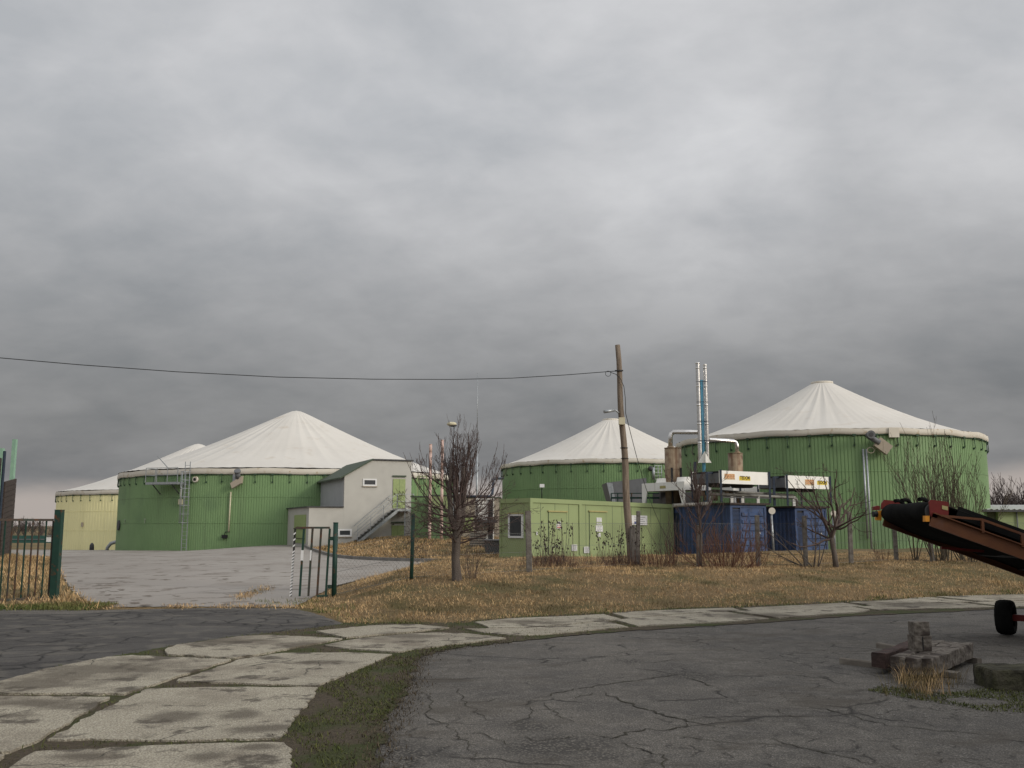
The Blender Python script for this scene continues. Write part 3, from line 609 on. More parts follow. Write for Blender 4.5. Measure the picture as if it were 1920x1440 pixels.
tall = scatter(26000, (-5, 20), (20, 36), lambda x, y: on_bank(x, y) and (abs(y - (24 + .55 * (x + 4.6)) ) < .5 if x < 4 else abs(y - (30.6 + .12 * (x - 4))) < .6) or (on_bank(x, y) and sin(x * .9 + 1.3 * sin(y * .5)) * sin(y * .8 + x * .3) > .82), 61, clump=16)
blades('tall_grass', tall, (.12, .34), (.005, .010), 'straw', 'taller dry grass left standing along the fence posts', .9, seed=62)
def on_mound(x, y):
    xe = lerp_tab(yard_r, y) + .12; return 42.3 < y < 72 and x > xe and x < 1.2 + (y - 44) * .1 and not (y < 58 and x > -.2)
md = scatter(60000, (-17, 4), (42, 72), on_mound, 3, clump=8)
blades('mound_grass', md, (.10, .26), (.015, .035), 'straw', 'brown grass on the mound before the grey building', 1.2, seed=4)
def on_left(x, y): return 18.75 < y < 60 and x < lerp_tab(yard_l, y) - .02 + (.1 * sin(y * 5))
lf = scatter(80000, (-26, -7.6), (18.6, 52), on_left, 5, clump=12)
blades('verge_grass', lf, (.08, .26), (.008, .018), 'straw', 'dry grass behind the rusty gate leaf', 1.1, seed=6)
gr = [p for p in scatter(26000, (-16, -7.4), (18.7, 20.1), lambda x, y: y < 19.9 + .4 * sin(x * 2) and x < -8.0, 7, clump=12)]
gr += scatter(30000, (-6, 20), (15.8, 24), lambda x, y: -.12 < y - far_y(x) < .55 + .35 * sin(x * 1.7) + (1.2 if x < -2.9 else 0) + (.8 if 9.5 < x < 12.5 else 0) and x > -5.4, 8, clump=12)
gr = [(a, b, c + .01) for a, b, c in gr]
blades('green_grass', gr, (.04, .11), (.006, .012), 'green_blade', 'short green grass along the edge of the bank', 1.1, seed=9)
# tufts in the joints and on the verge wedge
def point_in(poly, x, y):
    c = False; j = len(poly) - 1
    for i in range(len(poly)):
        if (poly[i][1] > y) != (poly[j][1] > y) and x < (poly[j][0] - poly[i][0]) * (y - poly[i][1]) / (poly[j][1] - poly[i][1]) + poly[i][0]: c = not c
        j = i
    return c
wedge = [g2(*p) for p in [(745, 1228), (850, 1214), (940, 1206), (900, 1202), (760, 1222), (700, 1244), (630, 1280), (598, 1294), (580, 1325), (556, 1350), (540, 1385), (550, 1450), (560, 1520), (690, 1520), (680, 1420), (715, 1360), (750, 1300), (765, 1262), (780, 1234)]]
ws = [(a, b, .009) for a, b, c in scatter(60000, (-3, 1), (6, 15), lambda x, y: point_in(wedge, x, y) and sin(x * 3.1 + 2 * sin(y * 1.9)) + .8 * sin(y * 4.3 + 2.5 * sin(x * 4)) + .5 * sin(x * 13 + y * 7) > -.2, 12, clump=20)]
blades('moss_tufts', ws, (.012, .045), (.004, .009), 'moss', 'low moss and grass on the verge beside the slabs', 1.3, seed=13, z0=0)
jt = []
for a, b, c in scatter(42000, (-8, 2), (6, 19), lambda x, y: point_in(sl, x, y), 63, clump=10):
    if not any(point_in(w_, a, b) for w_ in SLABS): jt.append((a, b, .009))
blades('joint_moss', jt, (.010, .05), (.004, .009), 'moss', 'moss and short grass growing in the joints of the slabs', 1.3, seed=64, z0=0)
edge_ = [(a + RNG.normal(0, .12), b + RNG.normal(0, .12), .006) for a, b, c in ws[::5]]
edge_ += [(p[0] + RNG.normal(0, .10), p[1] + RNG.normal(0, .10), .006) for p in smooth_line([g2(940, 1206), g2(850, 1216), g2(790, 1232), g2(772, 1262), g2(760, 1300), g2(735, 1345), g2(710, 1400), g2(720, 1470)], .01) for _ in range(5)]
blades('edge_litter', edge_, (.010, .05), (.004, .010), 'soil_bits', 'bits of soil and dead grass along the ragged asphalt edge', 1.5, seed=65, z0=0)
mp = [g2(*p) for p in [(1590, 1288), (1680, 1290), (1760, 1300), (1920, 1285), (2000, 1290), (2000, 1345), (1880, 1340), (1780, 1322), (1690, 1308)]]
ms = [(a, b, .002) for a, b, c in scatter(60000, (2.6, 6), (7, 11.5), lambda x, y: point_in(mp, x, y) and sin(x * 7) + sin(y * 9 + x) > -.7, 14, clump=20)]
blades('moss_patch', ms, (.010, .04), (.004, .009), 'moss', 'olive moss patch on the asphalt by the mossy block', 1.3, seed=15, z0=0)
tf = []
rr = random.Random(5)
for k in range(46):
    p = G(min(1800, max(1665, rr.gauss(1735, 34))), rr.gauss(1290, 9)); tf += [(p[0] + rr.gauss(0, .03), p[1] + rr.gauss(0, .03), 0) for _ in range(11)]
blades('grass_tuft', tf, (.08, .32), (.003, .006), 'straw', 'tall wispy dry grass in front of the timber pile', .75, seed=16, kind='stuff', z0=0)
# ------------------------------------------------------------------ TANKS
def tank(name, label, cx, cy, R, zb, zr, zp, wall, flat_cap, nbr, group, skirt=.42, rib=.25, expo=1.14, folds=44):
    root = thing(name, label, 'tank', (cx, cy, zb), group)
    N = int(2 * pi * R / rib); prof = [(0, 0), (.58, 0), (.68, -.028), (.90, -.028)]; vs = []; fs = []
    for z in (zb - .6, zr + .12):
        for i in range(N):
            for a, d in prof:
                t = 2 * pi * (i + a) / N; vs.append((cx + (R + d) * cos(t), cy + (R + d) * sin(t), z))
    n = N * 4
    for k in range(n): fs.append((k, (k + 1) % n, n + (k + 1) % n, n + k))
    MB().add(vs, fs).build('wall', wall, root)
    # membrane roof
    nt = folds * 8; rs = [0.0, .03, .06, .1, .16, .24, .34, .46, .6, .74, .86, .95, 1.0]; vs = []; fs = []
    for u in rs:
        for k in range(nt):
            t = 2 * pi * k / nt; ph = (k % 8) / 8.0
            s = 1 - abs(2 * ph - 1)               # 0 on the seam, 1 between seams
            amp = .012 + .065 * abs(sin((k // 8) * 2.7 + cx)) ** 3
            fold = -amp * (s ** .6) * min(1, u * 3.2) * (1 - u ** 4) * (R / 12) + .018 * sin(k * 1.7) * sin(u * 7) * u
            f = (1 - u)
            if flat_cap: f = min(f, .94) / .94
            else: f = 1 - sqrt(u * u + .0010) + .0316
            z = zr + skirt + (zp - zr - skirt) * (max(f, 0) ** expo) + fold
            rr_ = (R + .12) * u; vs.append((cx + rr_ * cos(t), cy + rr_ * sin(t), z))
    m = len(rs)
    for i in range(m - 1):
        for k in range(nt): fs.append((i * nt + k, i * nt + (k + 1) % nt, (i + 1) * nt + (k + 1) % nt, (i + 1) * nt + k))
    MB().add(vs, fs, True).build('membrane_roof', 'membrane', root)
    # skirt band, slightly wavy
    vs = []; fs = []
    for z, dr in ((zr + skirt + .01, .125), (zr + skirt * .6, .15), (zr + .05, .15), (zr, .10)):
        for k in range(nt):
            t = 2 * pi * k / nt; vs.append((cx + (R + dr + .02 * sin(k * .8)) * cos(t), cy + (R + dr) * sin(t), z + .03 * sin(k * .31)))
    for i in range(3):
        for k in range(nt): fs.append((i * nt + k, (i + 1) * nt + k, (i + 1) * nt + (k + 1) % nt, i * nt + (k + 1) % nt))
    MB().add(vs, fs, True).build('rim_band', 'band', root)
    for q_ in (.36, .70):
        zj = zb + (zr - zb) * q_; MB().tube([(cx + (R + .004) * cos(t), cy + (R + .004) * sin(t), zj) for t in np.linspace(0, 2 * pi, 140)], .018, 4, False).build('sheet_joint', wall, root)
    b = MB()      # clamping rail under the band
    b.tube([(cx + (R + .06) * cos(t), cy + (R + .06) * sin(t), zr - .04) for t in np.linspace(0, 2 * pi, 120)], .028, 5, False); b.build('clamp_rail', 'dkgreen_hook', root)
    if flat_cap: MB().tube([(cx, cy, zp - .12), (cx, cy, zp + .05), (cx, cy, zp + .06)], [R * .075, R * .075, R * .06], 28).build('roof_cap', 'band', root)
    # hanging hooks below the rim
    proto = None
    for k in range(nbr):
        t = 2 * pi * (k + .3) / nbr
        if proto is None:
            q = MB(); c0 = A3(cx, cy, zb)
            q.box(c0, (1, 0, 0), (0, 1, 0), (R + .02, R + .14), (-.10, .10), (zr - zb - .09, zr - zb + .02))
            q.tube([c0 + A3(R + .1, 0, zr - zb - .1), c0 + A3(R + .12, .0, zr - zb - .45), c0 + A3(R + .11, .03, zr - zb - .62)], .024, 5)
            q.box(c0, (1, 0, 0), (0, 1, 0), (R, R + .1), (-.04, .05), (zr - zb - .68, zr - zb - .57))
            proto = q.build('hook', 'dkgreen_hook', root)
            proto.rotation_euler = (0, 0, t)
        else:
            o = proto.copy(); link(o); o.parent = root; o.rotation_euler = (0, 0, t)
    return root
M['dkgreen_hook'] = mat('dark_green_hooks', (0.045, 0.085, 0.05), None, 0.6)
azp = lambda px, Y: (px - 960) / F * Y / 1.0
def centre(px, py, Y):
    p = W(px, py, Y); return p
TL = W(556, 770, 89.2); TR = W(1541, 718, 64.3); TM = W(1145, 787, 85.5); TY = W(372, 832, 115)
tank_left = tank('storage_tank', 'large green ribbed round tank with pointed white roof and a ladder, beside the grey building', TL[0], TL[1], 15.0, -.36, W(474, 888.5, 74.2)[2], TL[2], 'tank_green', False, 72, 'round biogas tanks with white tent roofs', expo=1.24, rib=.2)
tank_right = tank('storage_tank', 'biggest looking green ribbed round tank with white roof, behind the blue containers and the conveyor', TR[0], TR[1], 9.7, -.28, W(1656, 814, 54.6)[2], TR[2], 'tank_green', True, 50, 'round biogas tanks with white tent roofs', rib=.2, skirt=.34, expo=1.32)
tank_mid = tank('storage_tank', 'green round tank with white roof directly behind the light green cabin and utility pole', TM[0], TM[1], 9.7, 0, W(1169, 868, 75.8)[2], TM[2], 'tank_green', True, 46, 'round biogas tanks with white tent roofs', rib=.2, skirt=.34, expo=1.2)
tank_yel = tank('storage_tank', 'pale yellow round tank with white roof, farthest left behind the large green one', TY[0], TY[1], 15.0, -1.06, W(200, 927, 101)[2], TY[2], 'tank_yellow', False, 64, 'round biogas tanks with white tent roofs', rib=.4, expo=1.3)
def surf(c, R, px, off=0.0):      # point on a tank wall seen at column px, and the outward normal there
    a = (px - 960) / F / 1.0
    d = A3(a, CP, 0)           # rows near the horizon: forward component about cos(pitch)
    d = A3(a, 1.0 * (CP + .12 * SP), 0); d /= np.linalg.norm(d); c2 = A3(c[0], c[1], 0); bq = np.dot(d, c2); disc = bq * bq - (np.dot(c2, c2) - (R + off) ** 2)
    t = bq - sqrt(max(disc, 0)); p = d * t; n = p - c2; n /= np.linalg.norm(n); return p, n
def zat(py, Y): return W(960, py, Y)[2]
# --- fittings on the left tank
def fit_left():
    p, n = surf(TL, 15, 353, .1); s = A3(-n[1], n[0], 0)      # s: to the right as seen
    if s[0] < 0: s = -s
    Y = p[1]
    z0, z1 = h(p[0], p[1]), zat(866, Y); lad = MB()
    for q in (-.23, .23): lad.bar(p + n * .25 + s * q + UP * z0, p + n * .25 + s * q + UP * z1, .05)
    z = z0 + .25
    while z < z1: lad.bar(p + n * .25 + s * -.23 + UP * z, p + n * .25 + s * .23 + UP * z, .03); z += .3
    L = lad.build('ladder', 'steel', tank_left)
    cg = MB(); zs = np.linspace(zat(980, Y), zat(885, Y), 7)
    for z in zs:
        cg.tube([p + n * (.25 + .62 * sin(t)) + s * (.33 * cos(t)) * 1.0 + UP * z for t in np.linspace(0, pi, 9)], .022, 5, False)
    for t in (.25, .85, pi / 2, 2.3, 2.9): cg.tube([p + n * (.25 + .62 * sin(t)) + s * (.33 * cos(t)) + UP * z for z in (zs[0], zs[-1])], .018, 5)
    cg.build('safety_cage', 'steel', L)
    # landing: deck from column 290 to 350, projecting from the wall
    pf, nf = surf(TL, 15, 318, .1); zt = zat(905, pf[1]); pl = MB(); s2 = s
    pl.box(pf, s2, n, (-2.6 * .55, 1.55), (.0, 1.15), (zt - .18, zt)); PL = pl.build('landing', 'steel', tank_left)
    rl = MB()
    cs = [pf + s2 * a + n * b for a, b in ((-1.43, .05), (-1.43, 1.15), (-.4, 1.15), (.6, 1.15), (1.55, 1.15))]
    for c in cs: rl.bar(c + UP * zt, c + UP * (zt + 1.1), .045)
    for a, b in zip(cs[:-1], cs[1:]):
        for q in (.55, 1.1): rl.bar(a + UP * (zt + q), b + UP * (zt + q), .04)
    rl.bar(cs[3] + UP * (zt + 1.1), cs[2] + UP * (zt + 2.0), .05); rl.build('guard_rail', 'steel', PL)
    br = MB(); br.bar(pf + s2 * -.9 + UP * (zt - .9), pf + s2 * -.9 + n * 1.0 + UP * (zt - .15), .06); br.bar(pf + s2 * .9 + UP * (zt - .9), pf + s2 * .9 + n * 1.0 + UP * (zt - .15), .06); br.build('bracket', 'dkgrey', PL)
    # cream junction box under the landing
    q, m = surf(TL, 15, 340, .05); zz = zat(941, q[1]); MB().box(q, s, m, (-.16, .16), (0, .16), (zz - .2, zz + .2)).build('junction_box', 'cream', tank_left)
    MB().tube([q + m * .08 + UP * (zz + .2), q + m * .08 + UP * zat(912, q[1])], .03, 6).build('cable_pipe', 'cream', tank_left)
    # sight port ring
    q, m = surf(TL, 15, 366, .03); zz = zat(899, q[1]); MB().tube([q + m * .0 + UP * zz, q + m * .18 + UP * zz], [.24, .22], 20).build('port', 'band', tank_left)
    MB().disc(q + m * .185 + UP * zz, m, .12, .02).build('port_glass', 'black', tank_left)
    # stirrer motor with rusty cover and its cable pipe
    q, m = surf(TL, 15, 447, .03); zz = zat(888, q[1]); s = A3(-m[1], m[0], 0); s = s if s[0] > 0 else -s
    mo = MB(); mo.tube([q + m * .3 + UP * (zz - .35), q + m * .62 + s * .05 + UP * (zz + .12)], .2, 16); mo.tube([q + m * .6 + s * .05 + UP * (zz + .1), q + m * .68 + s * .06 + UP * (zz + .2)], .25, 18); MO = mo.build('stirrer_motor', 'grey', tank_left)
    MB().prism([q + m * .05 + s * -.55 + UP * (zz - .75), q + m * .05 + s * .35 + UP * (zz - .2), q + m * .05 + s * .3 + UP * (zz - .75), q + m * .05 + s * -.4 + UP * (zz - 1.15)], m * .4).build('cover', 'tan', tank_left)
    MB().box(q, s, m, (-.5, .1), (.02, .06), (zz - .6, zz + .1)).build('backing_plate', 'steel', tank_left)
    q2, m2 = surf(TL, 15, 434, .06); MB().tube([q2 + m2 * .05 + s * -.05 + UP * (zz - 1.4), q2 + m2 * .05 + s * -.1 + UP * zat(997, q2[1])], .055, 8).build('drop_pipe', 'cream', tank_left)
    q3, m3 = surf(TL, 15, 425, .05); z3 = zat(1006, q3[1]); MB().box(q3, s, m3, (-.2, .2), (0, .18), (z3 - .13, z3 + .13)).build('switch_box', 'black', tank_left)
    MB().tube([q3 + m3 * .1 + UP * (z3 + .13), q3 + m3 * .1 + s * .05 + UP * (z3 + .35), q2 + m2 * .05 + UP * zat(997, q2[1])], .03, 6).build('cable', 'black', tank_left)
    q, m = surf(TL, 15, 226.5, .02); z4 = zat(985, q[1]); MB().disc(q + UP * z4, m, .42, .12, 20).build('manhole', 'dkgrey', tank_left)
    mk = MB()
    for px, py in ((237, 975), (274, 974)):
        q, m = surf(TL, 15, px, .03); z4 = zat(py, q[1]); s = A3(-m[1], m[0], 0); mk.box(q, s, m, (-.13, .13), (0, .02), (z4, z4 + .07)); mk.box(q, s, m, (-.04, .04), (0, .02), (z4 - .3, z4))
    mk.build('scuff_mark', 'tank_scuff', tank_left)
M['tank_scuff'] = mat('pale_scuff', (0.33, 0.40, 0.28), None, .7)
fit_left()
def fit_right():
    q, m = surf(TR, 9.7, 1632, .05); s = A3(-m[1], m[0], 0); s = s if s[0] > 0 else -s; Y = q[1]; zz = zat(817, Y)
    mo = MB(); mo.tube([q + m * .8 + UP * zz, q + m * .35 + UP * (zz - .02)], .2, 18); mo.tube([q + m * .83 + UP * zz, q + m * .79 + UP * zz], .23, 18)
    mo.tube([q + m * .45 + UP * (zz - .1), q + m * .45 + s * .55 + UP * (zz - .45)], .16, 12); MO = mo.build('stirrer_motor', 'grey', tank_right)
    MB().disc(q + m * .835 + UP * zz, m, .12, .02).build('fan_grille', 'dkgrey', MO)
    c = q + s * .75 + UP * (zz - .62); a = (s * .78 - UP * .62); b_ = np.cross(a, m)
    MB().box(c, a, b_, (-.42, .42), (-.3, .3), (.15, .5), m).build('cover', 'tan', tank_right)
    MB().tube([q + s * .08 + m * .3 + UP * (zz - .85) + (s * .2 * cos(t) + UP * .16 * sin(t)) for t in np.linspace(0, 2 * pi, 18)], .025, 6, False).build('cable_loop', 'tan', tank_right)
    for px, pb, nm in ((1622.5, 1010, 'drop_pipe'), (1628.5, 1042, 'drop_pipe')):
        q, m = surf(TR, 9.7, px, .1); MB().tube([q + m * .08 + UP * zat(842, q[1]), q + m * .08 + UP * zat(pb, q[1])], .06, 8).build(nm, 'steel', tank_right)
    q, m = surf(TR, 9.7, 1682, .12); s = A3(-m[1], m[0], 0); s = s if s[0] > 0 else -s; z = zat(812, q[1])
    MB().box(q, s, m, (-.3, .3), (.05, .12), (z - .25, z + .3)).build('band_joint', 'band', tank_right)
fit_right()
def fit_mid():
    q, m = surf(TM, 9.7, 1234, .1); s = A3(-m[1], m[0], 0); s = s if s[0] > 0 else -s; b = MB(); z0, z1 = zat(905, q[1]), zat(873, q[1])
    for a in (-.3, 0, .3): b.tube([q + m * .1 + s * a + UP * z0, q + m * .1 + s * a + UP * z1], .035, 5)
    for z in np.linspace(z0, z1, 6): b.bar(q + m * .12 + s * -.3 + UP * z, q + m * .12 + s * .3 + UP * z, .035)
    b.build('ladder', 'steel', tank_mid)
    q, m = surf(TM, 9.7, 1223.5, .1); MB().tube([q + m * .3 + UP * zat(900, q[1]), q + m * .3 + UP * zat(877, q[1])], .11, 10).build('vent_pipe', 'steel', tank_mid)
    q, m = surf(TM, 9.7, 1219.5, .1); MB().ball(q + m * .2 + UP * zat(879, q[1]), .22, 10).build('stirrer_motor', 'dkgrey', tank_mid)
fit_mid()
def fit_yel():
    q, m = surf(TY, 15, 158, .03); s = A3(-m[1], m[0], 0); z = zat(984, q[1]); MB().box(q, s, m, (-.12, .12), (0, .1), (z - .2, z + .25)).build('gauge', 'tan', tank_yel)
fit_yel()
# pumps, hoses, extinguisher at the tank feet
def yard_bits():
    p = T(172, 1029); p = A3(W(172, 1028, 96)[0], 96, h(W(172, 1028, 96)[0], 96)); b = MB(); b.tube([p - UP * .1, p + UP * .45, p + UP * .6, p + UP * .72], [.22, .21, .15, .05], 12)
    tag(b.build('barrel', 'dkgrey'), 'small dark round bin standing at the foot of the yellow tank', 'bin')
    p = W(212, 1020, 88); b = MB(); r = [p + A3(-.55, 0, -.9), p + A3(-.5, 0, -.35), p + A3(-.2, 0, .05), p + A3(.3, 0, .2), p + A3(.8, 0, .25)]
    b.tube(r, .16, 8); t = thing('filling_hose', 'short curved grey filling hose between the yellow tank and the big green tank', 'hose', p + A3(-.5, 0, -.9)); b.build('hose', 'steel', t); MB().tube([p + A3(.8, 0, .25), p + A3(1.2, 0, .27)], .24, 10).build('coupling', 'dkgrey', t)
    p = T(360, 1031); t = thing('transfer_pump', 'small pale pump lying at the foot of the ladder on the green tank', 'pump', p); b = MB(); b.tube([p + A3(-.3, 0, .28), p + A3(.3, 0, .32)], .17, 12); b.box(p, (1, 0, 0), (0, 1, 0), (-.4, .35), (-.15, .15), (0, .1)); b.build('body', 'grey', t)
    MB().disc(p + A3(.42, -.2, .3), (0, -1, 0), .24, .14, 18).build('flywheel', 'steel', t); MB().disc(p + A3(.42, -.35, .3), (0, -1, 0), .13, .03, 14).build('hub', 'black', t)
    p = T(492, 1022); t = thing('valve_unit', 'low valve unit with slanted grey pipe beside the annex of the grey building', 'valve', p); b = MB(); b.tube([p + A3(-.9, 0, .35), p + A3(.2, 0, .75)], .05, 6); b.build('pipe', 'cream', t)
    MB().abox((p[0] - .05, p[0] + .65), (p[1] - .2, p[1] + .2), (p[2], p[2] + .4)).build('housing', 'dkgrey', t); MB().tube([p + A3(.1, 0, .4), p + A3(.1, 0, .75)], .14, 10).build('motor', 'plate', t); MB().tube([p + A3(.5, 0, .4), p + A3(.5, 0, .7)], .16, 10).build('motor', 'plate', t)
    MB().tube([p + A3(.6, 0, .1), p + A3(2.0, 0, .1)], .07, 6).build('outlet_pipe', 'steel', t)
yard_bits()
# ------------------------------------------------------------------ GREY BUILDING WITH STAIR
def grey_building():
    a = radians(23); U = A3(cos(a), sin(a), 0); V = A3(-sin(a), cos(a), 0); n = -V
    P = W(646, 893, 68); root = thing('plant_building', 'grey rendered building with dark green sloping roof and outside steel stair', 'building', (P[0], P[1], h(P[0], P[1])))
    H = lambda px, py: HIT(px, py, P, n)
    uz = lambda px, py: (float(np.dot(H(px, py) - P, U)), float(H(px, py)[2]))
    P0 = A3(P[0], P[1], 0)
    pt = lambda u, v, z: P0 + U * u + V * v + UP * z
    uL, zA = uz(579.6, 951); uE, zE = 0.0, P[2]; uR0, zR0 = uz(699.4, 863); uR, _ = uz(772, 865); zS = uz(644, 948)[1]; zb = -.4
    prof = [(0, zb), (uR, zb), (uR, zR0), (uR0, zR0), (0, zE)]
    MB().prism([pt(u, 0, z) for u, z in prof], V * 8).build('wall', 'render', root)
    MB().prism([pt(uL, .0, zb), pt(-.004, .0, zb), pt(-.004, .0, zA), pt(uL, .0, zA)], V * 8.4).build('annex_wall', 'render', root)
    MB().box(P0, U, V, (-.03, -.002), (.15, 8), (zA + .06, zE - .12)).build('side_cladding', 'render2', root)
    # roofs
    e = (zR0 - zE) / uR0
    MB().prism([pt(-.35, -.15, zE - .35 * e + .02), pt(uR0, -.15, zR0 + .02), pt(uR0, -.15, zR0 + .12), pt(-.35, -.15, zE - .35 * e + .12)], V * 8.3).build('roof', 'dkgreen_roof', root)
    MB().box(P0, U, V, (uR0 + .002, uR + .12), (-.12, 8.2), (zR0 + .01, zR0 + .1)).build('flat_roof', 'dkgrey', root)
    MB().box(P0, U, V, (uL - .15, -.01), (-.12, 8.5), (zA + .005, zA + .07)).build('annex_roof', 'dkgrey', root)
    def window(x0, x1, y0, y1, fr):
        u0, z1 = uz(x0, y0); u1, z0 = uz(x1, y1); w = MB()
        for uu, zz_ in (((u0, u0 + fr), (z0, z1)), ((u1 - fr, u1), (z0, z1)), ((u0 + fr, u1 - fr), (z1 - fr, z1)), ((u0 + fr, u1 - fr), (z0, z0 + fr))): w.box(P0, U, V, uu, (-.05, .0), zz_)
        f = w.build('window', 'plate', root); MB().box(P0, U, V, (u0 + fr, u1 - fr), (-.015, -.003), (z0 + fr, z1 - fr)).build('pane', 'glass', f)
        MB().box(P0, U, V, (u0 - .04, u1 + .04), (-.1, 0), (z0 - .06, z0 - .003)).build('sill', 'tan', f)
    window(680.5, 706, 897.5, 911.5, .10); window(634, 659, 992, 1006, .11)
    def door(x0, x1, y0, y1, nm='door'):
        u0, z1 = uz(x0, y0); u1, z0 = uz(x1, y1); d = MB().box(P0, U, V, (u0, u1), (-.06, 0), (z0, z1)).build(nm, 'door_green', root)
        MB().box(P0, U, V, (u0 + .05, u0 + .17), (-.09, -.06), (z0 + 1.0, z0 + 1.06)).build('handle', 'black', d)
        MB().box(P0, U, V, (u0 - .04, u1 + .04), (-.12, 0), (z1 + .16, z1 + .26)).build('canopy', 'dkgreen_roof', d)
        MB().box(P0, U, V, ((u0 + u1) / 2 - .006, (u0 + u1) / 2 + .006), (-.064, -.06), (z0, z1)).build('seam', 'dkgreen_hook', d)
        return u0, u1, z0, z1
    door(737, 759, 898, 953); door(734, 757, 985, 1010)
    # annex side door (in the face that looks left)
    L0 = P0 + U * uL; Hs = lambda px, py: HIT(px, py, L0, U)
    q0 = Hs(571, 965); q1 = Hs(545, 1021); v0 = float(np.dot(q0 - L0, V)); v1 = float(np.dot(q1 - L0, V)); z1 = q0[2]; z0 = Hs(571, 1019)[2]
    v0, v1 = .9, min(v1, 5.2)
    d = MB().box(L0, V, -U, (v0, v1), (0, .05), (z0, z1)).build('side_door', 'door_green', root); MB().box(L0, V, -U, (v0 - .05, v1 + .05), (.05, .09), (z0 + 1.0, z0 + 1.05)).build('hinge', 'gate_rust', d); MB().box(L0, V, -U, (v0 + .02, v1 - .02), (.05, .09), (z0 + .3, z0 + .35)).build('hinge', 'gate_rust', d)
    # steel stair
    us, zt = uz(736, 955); ue, zl = uz(662, 1012); ur = uz(766, 955)[0]; zg = h(*(P0 + U * ue - V * 1)[:2])
    zl = zg + .05; st = thing('outside_stair', 'galvanised steel stair with handrail up to the upper green door', 'stair', P0 + U * us - V * .6 + UP * zl)
    fl = MB(); n_ = 12
    for off in (-1.25, -.25):
        fl.prism([pt(us, off, zt), pt(ue, off, zl), pt(ue, off, zl - .26), pt(us, off, zt - .26)], V * .05)
    S = fl.build('stringer', 'steel', st); tr = MB()
    for i in range(n_):
        t = (i + .5) / n_; tr.box(P0, U, V, (us + (ue - us) * t - .14, us + (ue - us) * t + .14), (-1.2, -.25), (zt + (zl - zt) * t - .03, zt + (zl - zt) * t + .01))
    tr.build('treads', 'dkgrey', st)
    MB().box(P0, U, V, (us, ur), (-1.25, -.02), (zt - .15, zt)).build('landing', 'steel', st)
    rl = MB()
    for off in (-1.28, -.2):
        rl.bar(pt(us - .1, off, zt + 1.05), pt(ue, off, zl + 1.05), .04); rl.bar(pt(us - .1, off, zt + .55), pt(ue, off, zl + .55), .03)
        if off < -1:
            rl.bar(pt(us - .1, off, zt + 1.05), pt(ur, off, zt + 1.05), .04); rl.bar(pt(us, off, zt + .55), pt(ur, off, zt + .55), .03)
            for t in (.02, .36, .68, 1): rl.bar(pt(us + (ue - us) * t, off, zt + (zl - zt) * t), pt(us + (ue - us) * t, off, zt + (zl - zt) * t + 1.05), .04)
            for u in (us, (us + ur) / 2, ur - .03): rl.bar(pt(u, off, zt), pt(u, off, zt + 1.05), .04)
    rl.build('handrail', 'steel', st)
    lg = MB(); 
    for u in (us + .6, ur - .1): lg.bar(pt(u, -1.1, zg - .1), pt(u, -1.1, zt - .15), .07)
    lg.build('support_post', 'steel', st)
grey_building()
